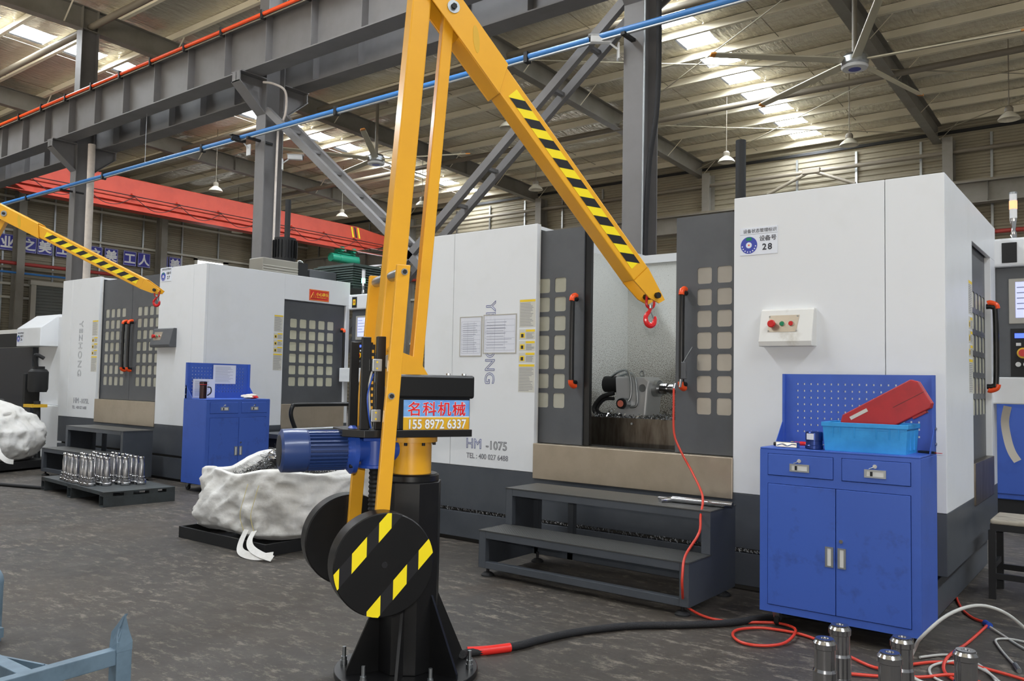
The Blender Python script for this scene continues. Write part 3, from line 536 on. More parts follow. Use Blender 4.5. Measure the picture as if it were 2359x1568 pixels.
def tower_lamp(t, c, lit, h=.42):
    c = Vector(c); o = MB().lathe([(.026, 0), (.026, .06), (.015, .09), (.026, .17), (.028, .19)], c, n=14).build('tower_lamp', 'chrome', t)
    MB().lathe([(.029, .19), (.029, h - .02)], c, n=14).build('lamp_tube', 'lampc', o); MB().lathe([(.031, h - .02), (.031, h - .005), (.02, h), (0, h)], c, n=14).build('lamp_cap', 'zinc', o)
    z = .2 if lit == 'lampg' else .27; MB().lathe([(.031, z), (.031, z + .07)], c, n=14).build('lit_segment', lit, o)
def control_pendant(t, P, lit, gl=False):
    """operator panel; P(x, z, depth) with x to its own right"""
    slab(MB(), P, 0, .62, 1.15 + .42, 2.44 + .06, 0, .3).build('console', 'grey', t, .008)
    slab(MB(), P, -.03, .64, 2.5, 2.74, -.06, .34).build('console_head', 'white', t, .02); slab(MB(), P, -.02, .64, 1.35, 1.57, -.22, .34).build('console_shelf', 'white', t, .01)
    slab(MB(), P, .06, .17, 2.53, 2.70, -.066, -.06).build('cover_plate', 'blackm', t, .004)
    if gl: slab(MB(), P, .085, .145, 2.57, 2.66, -.07, -.066).build('warning_sticker', 'ylabel', t); slab(MB(), P, .105, .125, 2.6, 2.635, -.071, -.07).build('warning_mark', 'btn_r', t)
    s = slab(MB(), P, .10, .52, 2.02, 2.40, -.012, 0).build('screen_bezel', 'frame', t, .008); slab(MB(), P, .15, .48, 2.07, 2.37, -.016, -.012).build('screen', 'screen', s)
    for k in range(5): slab(MB(), P, .16, .16 + .1 + .04 * (k % 3), 2.32 - k * .045, 2.328 - k * .045, -.0165, -.016).build('screen_text', 'line', s)
    slab(MB(), P, .11, .52, 1.58, 1.98, -.006, 0).build('key_panel', 'blackm', t); slab(MB(), P, .14, .24, 1.90, 1.94, -.009, -.006).build('display', 'lcd', t)
    for x in (.15, .215): slab(MB(), P, x, x + .035, 1.835, 1.86, -.012, -.006).build('key', 'btn_w', t)
    for x, z, r, mm, d in ((.2, 1.775, .045, 'btn_y', .01), (.2, 1.775, .03, 'btn_r', .045), (.165, 1.68, .02, 'btn_w', .02), (.22, 1.68, .02, 'zinc', .02)):
        c = Vector(P(x, z, -.006)); MB().cyl(c, c + (Vector(P(x, z, -1)) - c).normalized() * d, r, 16).build('knob', mm, t)
    for i in range(5):
        for j in range(4): slab(MB(), P, .30 + i * .042, .33 + i * .042, 1.9 - j * .05, 1.925 - j * .05, -.01, -.006).build('key', 'frame', t)
    tower_lamp(t, P(.13, 2.74, .1), lit)
def machine(label, no, g):
    t = thing('machining_center', label, 'machine'); xL, xA, xB, xR, yF, zb, zs, zsb, zt, D, d1, d2, hz, k = (g[q] for q in ('xL', 'xA', 'xB', 'xR', 'yF', 'zb', 'zs', 'zsb', 'zt', 'D', 'd1', 'd2', 'hz', 'k'))
    P = lambda x, z, d: (x, yF + d, z)                     # front: x along the machine, depth inwards
    Q = lambda y, z, d: (xR - d, yF + y, z)                # side facing +x: y away from the front
    yb = yF + D
    # plinth in two courses with a chip-filled slot
    bx('plinth', 'base', t, xL + .02, xR, yF + .004, yb, zb - .39 * k, zb - .002, bev=.004); bx('plinth', 'base', t, xL + .02, xR - .06, yF + .004, yb - .15, .035, zb - .42 * k, bev=.004)
    bx('plinth_core', 'inner', t, xL + .08, xR - .1, yF + .05, yb - .2, .0, zb - .1)
    for x in (xL + .3, xR - .2): MB().cyl((x, yF + .18, 0), (x, yF + .18, .1), .05, 12, .03).build('levelling_foot', 'zinc', t)
    # white front skins (seams left open) and body blocks behind a pocket for the doors
    sx = xL + (xA - xL) * .27; s2 = xR - (xR - xB) * .255
    for a, b in ((xL, sx - .002), (sx + .002, xA)): bx('front_panel', 'white', t, a, b, yF, yF + .04, zb, zt, bev=.004)
    for a, b in ((xB, s2 - .002), (s2 + .002, xR)): bx('front_panel', 'white', t, a, b, yF, yF + .04, zb, zt, bev=.004)
    bx('jamb', 'white_dirty', t, xA - .03, xA, yF + .04, yF + .055, zb, zt)
    bx('housing', 'white', t, xL, xA - .02, yF + .18, yb, zb, zt - .01, bev=.004); bx('housing_cap', 'white', t, xL, xA - .02, yF + .04, yF + .18, zt - .04, zt - .01)
    bx('housing', 'white_dirty', t, xL, xL + .02, yF + .04, yF + .18, zb, zt - .04)
    # side facing the aisle
    bx('side_panel', 'white', t, xR - .03, xR, yF + .041, yF + d1, zb, zt, bev=.003); bx('side_header', 'white', t, xR - .03, xR, yF + d1, yb, hz, zt, bev=.003); bx('side_post', 'white', t, xR - .12, xR, yF + d2, yb, zb, hz, bev=.003)
    bx('housing', 'white', t, xB + .02, xR - .031, yF + .18, yF + d1 - .05, zb, zt - .01); bx('roof_sheet', 'white', t, xB + .02, xR - .03, yF + .04, yb, zt - .03, zt - .01)
    bx('rear_panel', 'white', t, xL, xR - .03, yb - .03, yb - .001, zb, zt - .04)
    bx('recess_lining', 'grey', t, xR - .13, xR - .115, yF + d1 - .05, yF + d2 + .06, zb, hz + .1)
    zw = 2.346 if no == '28' else 1.45 + (2.39 - 1.45) * 1.09; ws, hs, px, pz = .117 * k, .125 * k, .1665 * k, .165 * k
    # side door with 5 x 6 windows, stainless kick panel, handle
    wy = d1 + (.13 if no == '28' else .15)
    so = door('side_door', t, lambda y, z, d: Q(y, z, .045 + d), d1 - .04, d2 + .02, zs - .06, hz + .05, (wy, zw - .13, 5, 6, px, pz, ws, hs), pm='glassl')
    dhandle(so, lambda y, z, d: Q(y, z, .045 + d), d2 - .07, 1.46 if no == '28' else 1.47, 2.17 if no == '28' else 2.24)
    slab(MB(), Q, d1 + .004, d2 + (.0 if no == '28' else 0), zsb - .01, zs - .005, -.012, .08).build('kick_panel', 'stainless_d' if no == '28' else 'stainless', t, .003)
    warning_label(t, Q, d1 - .17, d1 - .012, zw - .1)
    # front sill, doors
    bx('sill', 'stainless', t, xA, xB, yF - .012, yF + .11, zsb, zs, bev=.004)
    bx('sill_track', 'blackm', t, xA, xB, yF + .11, yF + .16, zs - .05, zs + .012)
    mid = (xA + xB) / 2; half = mid - xA; dz0, dz1 = zs + .005, zt - .06
    if no == '28':
        PL = lambda x, z, d: (x, yF + .07 + d, z); w0 = xA - .023
        dl = door('sliding_door', t, PL, xA - .36, -3.715, dz0, dz1, (w0 - 2 * px + .0, zw + .011, 4, 7, px, pz, ws, hs), label='dark grey door slid open, its windows showing beside the white housing')
        bx('door_edge', 'black', dl, -3.715, -3.655, yF + .085, yF + .125, dz0, dz1 - .03, bev=.004); bx('door_edge', 'blackm', dl, -3.745, -3.71, yF + .11, yF + .15, dz0, dz1 - .05)
        dr = door('sliding_door', t, PL, -2.866, xB + .36, dz0, dz1 - .02, (-2.69, zw + .006, 4, 7, px * .96, pz, ws, hs), label='dark grey door slid open against the numbered housing', pm='glasss')
        dhandle(dl, PL, -3.77, 1.43, 2.19); dhandle(dr, PL, -2.775, 1.43, 2.19)
    else:
        PL = lambda x, z, d: (x, yF + .07 + d, z)
        for q, (a, b) in enumerate(((xA - .02, mid - .004), (mid + .004, xB + .02))):
            o = door('sliding_door', t, PL, a, b, dz0, dz1, ((a + .1) if q == 0 else (a + .17), zw, 4, 7, px * .95, pz, ws * .9, hs), label='closed dark grey sliding door')
            dhandle(o, PL, (mid - .07) if q == 0 else (mid + .09), 1.52, 2.27)
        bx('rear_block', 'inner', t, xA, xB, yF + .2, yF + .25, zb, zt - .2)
    # stickers and lettering
    warning_label(t, P, xA - .178 * k, xA - .004, zw - .168)
    lh = .125 * k; zl = zw - .165
    text('YEZHONG', lh * 1.25, 'inkb' if no == '28' else 'inkg', t, (xA - (.555 if no == '28' else .62), yF - .001, zl), (0, 0, -1), (1, 0, 0), outline=.0022, spacing=1.0 if no == '28' else 1.2)
    text('HM', .125, 'inkb' if no == '28' else 'inkg', t, (xA - (.765 if no == '28' else .72), yF - .001, zs - .085), (1, 0, 0), (0, 0, 1), outline=.0022); text('-1075' + ('' if no == '28' else 'L'), .105, 'ink' if no == '28' else 'inkg', t, (xA - (.53 if no == '28' else .5), yF - .001, zs - .083), (1, 0, 0), (0, 0, 1), outline=.002)
    text('TEL : 400 027 6488', .066, 'inkg', t, (xA - .755, yF - .001, zs - .175), (1, 0, 0), (0, 0, 1), offset=.0008, sx=.92)
    return t, P, Q
G28 = dict(xL=-5.465, xA=-4.155, xB=-2.37, xR=-.978, yF=5.75, zb=.685, zs=.935, zsb=.637, zt=2.835, D=2.24, d1=1.035, d2=1.97, hz=2.55, k=1.0)
G27 = dict(xL=-14.25, xA=-12.99, xB=-11.23, xR=-10.05, yF=6.27, zb=.765, zs=1.075, zsb=.72, zt=2.995, D=2.55, d1=1.29, d2=2.48, hz=2.62, k=1.06)
m28, P28, Q28 = machine('white machining center with its dark doors slid open, numbered 28', '28', G28)
status_sign(P28, -2.321, 2.405, '28', m28); button_box(m28, P28, -2.144, 1.736, 'white_dirty')
# interior of the open machine
bx('splash_back', 'splash', m28, -4.13, -2.40, 7.3, 7.33, 1.1, 2.66); bx('splash_back_rim', 'white', m28, -4.13, -2.40, 7.27, 7.33, 2.66, 2.74)
bx('bed_front', 'stainless_d', m28, -4.12, -2.41, 6.2, 6.24, .70, 1.165); bx('bed', 'stainless_d', m28, -4.12, -2.41, 6.24, 7.3, 1.08, 1.15)
bx('inner_wall', 'splash', m28, -2.45, -2.42, 5.95, 7.3, .9, 2.7); bx('inner_wall', 'splash', m28, -4.15, -4.13, 5.95, 7.3, .9, 2.7); bx('chip_tray', 'inner', m28, -4.1, -2.43, 5.88, 6.2, .66, .9)
for x in (-3.45, -2.95): MB().cyl((x, 6.2, 1.12), (x, 6.185, 1.12), .01, 8).build('bolt', 'zinc', m28)
random.seed(3); ch = MB()
for k in range(2600):
    x = random.uniform(-4.1, -2.45); y = random.uniform(6.2, 7.25) if k % 3 else random.uniform(6.2, 6.4); z = 1.152 + random.random() ** 3 * .03 + (.13 * math.exp(-((x + 3.3) ** 2 + (y - 6.75) ** 2) / .02) * random.random())
    a = random.random() * 6.3; l = random.uniform(.008, .03); e = random.uniform(-.01, .02); ch.add([(x, y, z), (x + l * math.cos(a), y + l * math.sin(a), z + e), (x + l * .5 * math.cos(a + .5), y + l * .5 * math.sin(a + .5), z + e + .005)], [(0, 1, 2)])
tag(ch.build('metal_chips', 'chip'), 'glittering metal chips strewn over the bed of the open machine', 'metal chips', kind='stuff')
sl = MB()
for k in range(900):
    x = random.uniform(-5.3, -1.9); z = .285 + random.uniform(-.012, .012); y = 5.75 + random.uniform(.0, .02); a = random.random() * 6.3; l = random.uniform(.006, .018); sl.add([(x, y, z), (x + l, y - .004, z + l * math.sin(a)), (x + l * .4, y, z + l * .6)], [(0, 1, 2)])
tag(sl.build('metal_chips', 'chip', m28), None, None, kind='stuff')
# papers on the front
def sheet(par, P, x0, x1, z0, z1, rows, cols, name='paper_sheet', frame=True, seed=1):
    o = slab(MB(), P, x0, x1, z0, z1, -.003, 0).build(name, 'paper', par); q = MB()
    for k in range(rows + 1): z = z0 + .02 + (z1 - z0 - .06) * k / rows; flat(q, P, x0 + .012, x1 - .012, z, z + .0016, -.0036)
    for k in range(cols + 1): x = x0 + .012 + (x1 - x0 - .024) * k / cols; flat(q, P, x, x + .0016, z0 + .02, z1 - .04, -.0036)
    q.build('ruled_lines', 'line', o); text_lines(o, lambda x, z, d: P(x, z, d - .0022), x0 + .03, x1 - .04, z0 + .03, z1 - .05, rows * 2, 'line', .004, seed)
    if frame: f = MB(); slab(f, P, x0 - .008, x1 + .008, z0 - .008, z0, -.005, 0); slab(f, P, x0 - .008, x1 + .008, z1, z1 + .008, -.005, 0); slab(f, P, x0 - .008, x0, z0, z1, -.005, 0); slab(f, P, x1, x1 + .008, z0, z1, -.005, 0); f.build('sheet_holder', 'frame', o)
    return o
o = sheet(None, P28, -5.012, -4.763, 1.69, 2.04, 7, 3, 'notice_sheet', seed=4); tag(o, 'narrow ruled notice sheet in a holder on the open machine', 'notice')
o = sheet(None, P28, -4.73, -4.37, 1.715, 2.05, 5, 3, 'notice_sheet', seed=5); tag(o, 'wide drawing sheet covering part of the blue outlined logo', 'notice')
d_ = MB(); 
for a, b in ((1.93, 1.935), (1.96, 1.962), (1.89, 1.892)): flat(d_, P28, -4.70, -4.48, a, b, -.0045)
d_.build('drawing', 'line', o)
# rear operator pendant of machine 28, facing the aisle front
control_pendant(m28, lambda x, z, d: (-.985 + x, 8.02 + d, z), 'lampo')
rebase(m28, (-3.22, 5.75, 0))
m27, P27, Q27 = machine('white machining center with its dark doors closed, numbered 27', '27', G27)
status_sign(P27, -11.2, 2.80, '27', m27, .28, .2); button_box(m27, P27, -11.25, 1.855, 'grey', .52, .27)
control_pendant(m27, lambda x, z, d: (-10.03 + x, 8.86 + d, z + .06), 'lampg', True)
sg = slab(MB(), Q27, 1.74, 2.12, 2.645, 2.815, -.004, 0).build('caution_sign', 'signr', m27)
f = MB()
for a, b, c, e in ((1.75, 2.11, 2.652, 2.656), (1.75, 2.11, 2.804, 2.808), (1.75, 1.754, 2.652, 2.808), (2.106, 2.11, 2.652, 2.808)): flat(f, Q27, a, b, c, e, -.0046)
f.build('border', 'signy', sg); text('小心碰头', .06, 'signy', sg, Q27(1.87, 2.725, -.005), (0, 1, 0), (0, 0, 1), offset=.001); text('MIND YOUR HEAD', .022, 'signy', sg, Q27(1.88, 2.69, -.005), (0, 1, 0), (0, 0, 1))
MB().tube([Q27(1.77, 2.69, -.006), Q27(1.86, 2.69, -.006), Q27(1.815, 2.775, -.006), Q27(1.77, 2.69, -.006)], .003, 4, 0).build('triangle', 'signy', sg); text('!', .06, 'signy', sg, Q27(1.808, 2.705, -.005), (0, 1, 0), (0, 0, 1), offset=.001)
# spindle head parts showing above machine 27
sh = thing('spindle_drive', 'grey spindle drive with ribbed black motor above the machine numbered 27', 'motor', (-10.8, 7.5, 2.99))
gcs = bx('gearcase', mat('gearcase_grey', (138, 134, 124), .45), sh, -.15, .2, .05, .72, .0, .3, bev=.015); [bx('casing_rib', 'frame', gcs, -.16, .21, .06, .71, z, z + .012) for z in (.06, .1, .14, .18)]; bx('gearcase_end', 'blackm', sh, -.15, .2, .72, .9, .0, .3); mo = MB().cyl((0, .6, .3), (0, .6, .68), .17, 20).build('motor', 'blackm', sh)
for k in range(20): a = k / 20 * 2 * PI; MB().box(.165, .195, -.006, .006, .36, .64).xf(Matrix.Translation((0, .6, 0)) @ Matrix.Rotation(a, 4, 'Z')).build('fin', 'black', mo)
bx('slide_block', 'grey', sh, -.3, .2, .95, 1.5, .0, .22, bev=.01); MB().tube([(0, .9 + .06 * math.cos(a * PI / 5), .3 + .06 * math.sin(a * PI / 5)) for a in range(11)], .016, 8, 2).build('eye_bolt', 'chrome', sh)
cg = MB(); 
for k in range(9): cg.box(-11.2, -10.2, 9.0, 9.95, 2.99 + k * .04, 2.99 + k * .04 + .018)
cg.box(-11.15, -10.25, 9.05, 9.9, 2.95, 3.36); tag(cg.build('coolant_cabinet', mat('grey_green_paint', (74, 88, 84), .5)), 'grey-green louvred box on top behind the closed machine', 'cabinet')
rebase(m27, (-12.15, 6.27, 0))
# ---- neighbouring machine at the end of the row
t = thing('machining_center', 'partly hidden white machine with slanted hood, numbered 26', 'machine')
bx('body', 'white', t, -15.85, -14.42, 6.6, 8.4, 0.9, 2.45, bev=.01); bx('base', 'white', t, -15.6, -14.5, 6.5, 8.4, .0, .9, bev=.01)
MB().prism([(-16.05, 6.3, 1.93), (-16.05, 6.3, 2.25), (-16.05, 6.62, 2.5), (-16.05, 7.0, 2.5), (-16.05, 7.0, 1.93)], (.95, 0, 0)).build('hood', 'white', t, .01)
P26 = lambda x, z, d: (x, 6.3 + d, z)
status_sign(P26, -16.02, 2.0, '26', t, .24, .19)
bx('door', mat('black_door', (46, 48, 54), .4), t, -18.4, -15.86, 6.5, 6.6, .55, 1.92, bev=.006); bx('upper_window', 'blackm', t, -18.4, -16.1, 6.6, 6.7, 1.95, 2.2); bx('base_panel', 'blackm', t, -18.4, -15.6, 6.45, 8.4, 0, .55); bx('upper_body', 'white_dirty', t, -18.4, -15.9, 6.8, 8.4, 1.95, 2.3)
tower_lamp(t, (-15.75, 7.3, 2.47), 'lampo', .5)
MB().tube([(-15.9, 6.05, .35), (-15.6, 6.0, .9), (-15.9, 5.95, .98), (-17, 5.95, 1.0)], .03, 8).build('chip_chute', 'blackm', t)
rebase(t, (-15.8, 6.3, 0))
cv = thing('chip_conveyor', 'black chip conveyor head squeezed beside the closed machine', 'conveyor', (-14.38, 6.0, 0))
MB().lathe([(.13, 1.15), (.15, 1.2), (.15, 1.48), (.12, 1.52), (.09, 1.53), (.09, 1.57)], n=18).build('drum', 'blackm', cv); bx('bracket', 'blackm', cv, -.28, -.2, -.12, .12, .95, 1.45, bev=.01); bx('hazard_tray', 'yellow2', cv, -.22, .1, -.12, .12, .9, .95); MB().cyl((.1, 0, 0), (.0, 0, 1.0), .05, 10).build('leg', 'blackm', cv); bx('foot', 'blackm', cv, -.2, .3, -.2, .2, 0, .04)
MB().tube([(.05, -.05, 1.55), (.1, -.1, 1.75), (.18, 0, 1.7)], .03, 8).build('hose', 'rubber', cv)
# ---- fixture inside the open machine
tk = thing('tailstock', 'silver tailstock with hydraulic hoses on the bed of the open machine', 'tailstock', (-3.62, 6.62, 1.152))
MB().prism([(-.16, -.12, 0), (.1, -.12, 0), (.13, -.12, .03), (.15, -.12, .26), (.17, -.12, .33), (.12, -.12, .37), (-.18, -.12, .37)], (0, .28, 0)).build('body', mat('cast_silver', (206, 208, 210), .38, .25), tk, .015)
MB().cyl((.1, .02, .27), (.2, .02, .27), .075, 20).build('nose', 'zinc', tk); MB().lathe([(.05, .0), (.05, .1), (.035, .1), (.035, .12), (.042, .12), (.042, .2), (.06, .2), (.06, .34), (0, .34)], (.18, .02, .27), (1, 0, 0), 20).build('quill', 'steel', tk)
MB().cyl((-.36, .02, .3), (-.16, .02, .3), .075, 18).build('cylinder', 'blackm', tk); MB().cyl((-.06, -.12, .13), (-.06, -.2, .13), .05, 16).build('valve', 'zinc', tk); MB().cyl((-.06, -.2, .13), (-.06, -.225, .13), .045, 16).build('valve_ring', 'blackm', tk); MB().cyl((-.06, -.225, .13), (-.06, -.23, .13), .03, 14).build('gauge_face', mat('gauge_pink', (226, 130, 110), .4), tk)
for z in (0, .0): pass
MB().tube([(-.24, -.08, .37), (-.14, -.1, .42), (-.05, -.13, .42), (-.0, -.15, .33), (.0, -.15, .2), (-.02, -.16, .15)], .011, 8).build('hose', 'zinc', tk); MB().tube([(-.2, -.03, .37), (-.08, -.06, .4), (.02, -.13, .38), (.06, -.15, .25), (.06, -.15, .12), (.0, -.16, .1)], .011, 8).build('hose', 'zinc', tk)
MB().tube([(-.2, -.1, .22), (-.32, -.12, .18), (-.4, -.12, .08), (-.34, -.14, -.0 + .02), (-.2, -.14, .015), (-.1, -.12, .015)], .02, 8).build('hose', 'rubber', tk); MB().tube([(-.2, -.1, .17), (-.3, -.1, .16), (-.375, -.1, .08), (-.33, -.12, .03), (-.22, -.12, .02)], .016, 8).build('hose', 'rubber', tk)
MB().tube([(.02 + .02 * math.cos(a * PI / 4), .02, .4 + .025 * math.sin(a * PI / 4)) for a in range(9)], .007, 6, 2).build('eye_bolt', 'zinc', tk); MB().cyl((.1, -.122, .27), (.1, -.118, .27), .035, 18).build('cover_cap', 'zinc', tk)
# ================================================================ balance cranes  (local frame: x = boom direction, -y = towards the striped disc, z up)
def balance_crane(label, loc, rz, A, top, bdir, Lb=1.92, signs=True):
    """A: foot of the main arm, top: main/upper arm pivot, bdir: direction of the upper arm, all (x, z)"""
    t = thing('balance_crane', label, 'crane', loc, rz); V = lambda x, z, y=0: Vector((x, y, z))
    A = Vector(A); T = Vector(top); B = Vector(bdir).normalized(); link_top = T + B * .225; tip = link_top + B * Lb; off = link_top - T
    # floor plate, post with gussets, bolts
    MB().cyl((0, 0, 0), (0, 0, .03), .355, 48).build('base_plate', 'black', t, .003)
    MB().cyl((0, 0, .03), (0, 0, .95), .158, 8, smooth=False).xf(Matrix.Rotation(PI / 8 + .35, 4, 'Z')).build('post', 'black', t, .004)
    MB().lathe([(.137, .945), (.14, .955), (.14, .98), (.13, .988), (0, .988)], n=36).build('post_cap', 'black', t)
    for k in range(6):
        R = Matrix.Rotation(k * PI / 3 + .05, 4, 'Z'); MB().prism([(.14, -.007, .03), (.31, -.007, .03), (.31, -.007, .05), (.15, -.007, .40), (.13, -.007, .40)], (0, .014, 0)).xf(R).build('gusset', 'black', t)
        R2 = Matrix.Rotation(k * PI / 3 + .57, 4, 'Z') @ Matrix.Translation((.315, 0, 0)); b = MB().cyl((0, 0, .03), (0, 0, .05), .019, 6, smooth=False).cyl((0, 0, .05), (0, 0, .068), .016, 6, smooth=False).cyl((0, 0, .03), (0, 0, .115), .0095, 10).xf(R2).build('anchor_bolt', 'zinc', t)
    # slewing head
    MB().lathe([(.1, .988), (.1, 1.145), (.128, 1.145), (.128, 1.178), (0, 1.178)], n=40).build('slewing_drum', 'yellow', t)
    for k in range(8): a = k * PI / 4 + .2; MB().cyl((.115 * math.cos(a), .115 * math.sin(a), 1.13), (.115 * math.cos(a), .115 * math.sin(a), 1.146), .009, 8).build('bolt', 'blackm', t)
    MB().prism([(-.38, -.10, 0), (-.30, -.20, 0), (.245, -.20, 0), (.245, .20, 0), (-.30, .20, 0), (-.38, .10, 0)], (0, 0, .035)).xf(Matrix.Translation((0, 0, 1.178))).build('turntable_plate', 'black', t, .002)
    ct = bx('control_box', 'black', t, -.13, .243, -.17, .17, 1.213, 1.42, bev=.004); bx('box_lid', 'black', ct, -.14, .262, -.185, .185, 1.365, 1.48, bev=.012)
    for x in (.15, .235): MB().cyl((x, -.1, 1.48), (x, -.1, 1.49), .011, 6, smooth=False).build('lid_bolt', 'zinc', ct)
    if signs:
        s = bx('name_plate', 'adblue', ct, -.103, .238, -.1735, -.17, 1.275, 1.357); bx('name_plate_lower', 'adgold', s, -.103, .238, -.1737, -.17, 1.207, 1.2745); bx('rule', 'txtw', s, -.103, .238, -.1742, -.17, 1.2725, 1.2765)
        R_ = (1, 0, 0); U_ = (0, 0, 1); F = lambda x, z, d=0: (x, -.1742 - d, z)
        text('名科机械', .072, 'txtw', s, F(.0675, 1.287), R_, U_, align='CENTER', offset=.0023, spacing=1.14); text('名科机械', .072, 'txtr', s, F(.0675, 1.287, .0008), R_, U_, align='CENTER', offset=.0010, spacing=1.14)
        text('155 8972 6337', .063, 'inkg', s, F(.069, 1.2185), R_, U_, align='CENTER', offset=.0026, sx=.80); text('155 8972 6337', .063, 'txtw', s, F(.069, 1.2185, .0008), R_, U_, align='CENTER', offset=.001, sx=.80)
    # lift motor, gearbox and screw
    mo = MB().lathe([(.085, 0), (.102, .01), (.104, .05), (.102, .12), (.098, .13)], (-.655, 0, 1.108), (1, 0, 0), 32).build('motor', 'motor', t)
    MB().lathe([(.0, -.004), (.07, -.003), (.088, .006)], (-.655, 0, 1.108), (1, 0, 0), 32).build('fan_grille', 'hazk', mo); MB().cyl((-.53, 0, 1.108), (-.335, 0, 1.108), .082, 28).build('motor_body', 'motor', mo)
    for k in range(30):
        a = 2 * PI * k / 30; MB().box(-.525, -.345, -.0035, .0035, .08, .098).xf(Matrix.Translation((0, 0, 1.108)) @ Matrix.Rotation(a, 4, 'X')).build('cooling_fin', 'motor', mo)
    MB().lathe([(.09, 0), (.098, .012), (.118, .03), (.118, .05), (.08, .05)], (-.345, 0, 1.108), (1, 0, 0), 32).build('motor_flange', 'gear', mo)
    for k in range(4): a = PI / 4 + k * PI / 2; MB().cyl((-.335, .104 * math.cos(a), 1.108 + .104 * math.sin(a)), (-.3, .104 * math.cos(a), 1.108 + .104 * math.sin(a)), .009, 8).build('bolt', 'blackm', mo)
    gb = MB().cyl((-.3, 0, 1.108), (-.08, 0, 1.108), .06, 22).cyl((-.19, 0, 1.03), (-.19, 0, 1.16), .072, 22).box(-.27, -.1, -.075, .075, 1.152, 1.177).cyl((-.19, 0, 1.018), (-.19, 0, 1.035), .082, 24).build('gearbox', 'gear', t, .003)
    sc_ = MB()
    pr_ = [(.024 if i % 2 else .029, .55 + i * .011) for i in range(44)]; sc_.lathe(pr_, (-.19, 0, 0), (0, 0, 1), 14).build('lead_screw', 'blackm', t)
    for x, y, z1 in ((-.285, -.12, 1.655), (-.215, -.13, 1.66), (-.285, .1, 1.64), (-.215, .1, 1.64)): MB().box(x - .016, x + .016, y - .02, y + .02, 1.213, z1).box(x - .022, x + .022, y - .026, y - .02, 1.213, z1).build('guide_rail', 'black', t, .003)
    rk = bx('limit_strip', 'black', t, -.262, -.24, -.135, -.125, 1.225, 1.62)
    for k in range(12): bx('slot', 'yellow', rk, -.256, -.246, -.1362, -.135, 1.25 + k * .03, 1.264 + k * .03)
    for z in (1.28, 1.52): w = bx('limit_switch', 'zinc', t, -.262, -.215, -.175, -.15, z - .03, z + .03, bev=.003); MB().cyl((-.24, -.177, z - .015), (-.24, -.175, z - .015), .005, 8).build('screw', 'ylabel', w); MB().cyl((-.24, -.177, z + .015), (-.24, -.175, z + .015), .005, 8).build('screw', 'ylabel', w)
    MB().tube([(-.255, -.15, 1.5), (-.27, -.15, 1.42), (-.262, -.15, 1.3), (-.25, -.14, 1.22)], .005, 6).build('wire', 'hosew', t); MB().tube([(-.25, -.15, 1.48), (-.278, -.16, 1.38), (-.27, -.16, 1.28), (-.255, -.15, 1.22)], .004, 6).build('wire', 'gear', t)
    # guide rollers and yellow head bracket
    MB().prism([V(-.17, 1.21, -.07), V(.03, 1.21, -.07), V(.06, 1.47, -.07), V(-.0, 1.56, -.07), V(-.17, 1.62, -.07)], (0, .02, 0)).build('head_bracket', 'yellow', t); MB().prism([V(-.17, 1.21, .05), V(.03, 1.21, .05), V(.06, 1.47, .05), V(-.0, 1.56, .05), V(-.17, 1.62, .05)], (0, .02, 0)).build('head_bracket', 'yellow', t)
    for z in (1.54, 1.385): w = MB().cyl((-.15, -.11, z), (-.15, -.075, z), .038, 24).build('guide_roller', 'frame', t); MB().cyl((-.15, -.116, z), (-.15, -.11, z), .014, 6, smooth=False).build('roller_bolt', 'blackm', w)
    MB().cyl((-.15, -.2, 1.6), (-.15, .2, 1.6), .016, 12).build('cross_bar', 'yellow', t)
    # side plates and counterweights
    for s in (-1, 1):
        y = s * .245; p = MB().hexa([(-.272, y - .014, .50), (-.204, y - .014, .50), (-.112, y - .014, 2.0), (-.178, y - .014, 2.0), (-.272, y + .014, .50), (-.204, y + .014, .50), (-.112, y + .014, 2.0), (-.178, y + .014, 2.0)]).build('side_plate', 'yellow', t, .004)
        for x, z in ((-.144, 1.965), (-.192, 1.376)): MB().cyl((x, y + s * .012, z), (x, y + s * .02, z), .016, 16).build('washer', 'zinc', p); MB().cyl((x, y + s * .02, z), (x, y + s * .028, z), .011, 6, smooth=False).build('bolt', 'blackm', p)
        y0 = s * .262; d = MB().lathe([(.226, 0), (.233, .004), (.233, .106), (.228, .11), (0, .11)], (-.236, y0, .62), (0, s, 0), 64).build('counterweight', 'black', t)
        if s == -1:
            MB().lathe([(.016, .109), (.014, .112), (0, .112)], (-.236, y0, .62), (0, s, 0), 8).build('center_hole', 'hazk', d)
            yf = y0 - .1105; an = math.radians(47); ax = Vector((math.cos(an), 0, math.sin(an))); pe = Vector((-math.sin(an), 0, math.cos(an))); c = Vector((-.236, yf, .62))
            circ = [(.2315 * math.cos(2 * PI * i / 60), .2315 * math.sin(2 * PI * i / 60)) for i in range(60)]; tn = math.tan(an); cs_ = math.cos(an)
            def clip(poly):
                for i in range(60):
                    (ax_, az_), (bx_, bz_) = circ[i], circ[(i + 1) % 60]; out = []
                    ins = lambda p: (bx_ - ax_) * (p[1] - az_) - (bz_ - az_) * (p[0] - ax_) >= 0
                    for k_ in range(len(poly)):
                        p, q = poly[k_], poly[(k_ + 1) % len(poly)]; ip, iq = ins(p), ins(q)
                        if ip: out.append(p)
                        if ip != iq:
                            dp = (bx_ - ax_) * (p[1] - az_) - (bz_ - az_) * (p[0] - ax_); dq = (bx_ - ax_) * (q[1] - az_) - (bz_ - az_) * (q[0] - ax_); f_ = dp / (dp - dq); out.append((p[0] + (q[0] - p[0]) * f_, p[1] + (q[1] - p[1]) * f_))
                    poly = out
                    if not poly: break
                return poly
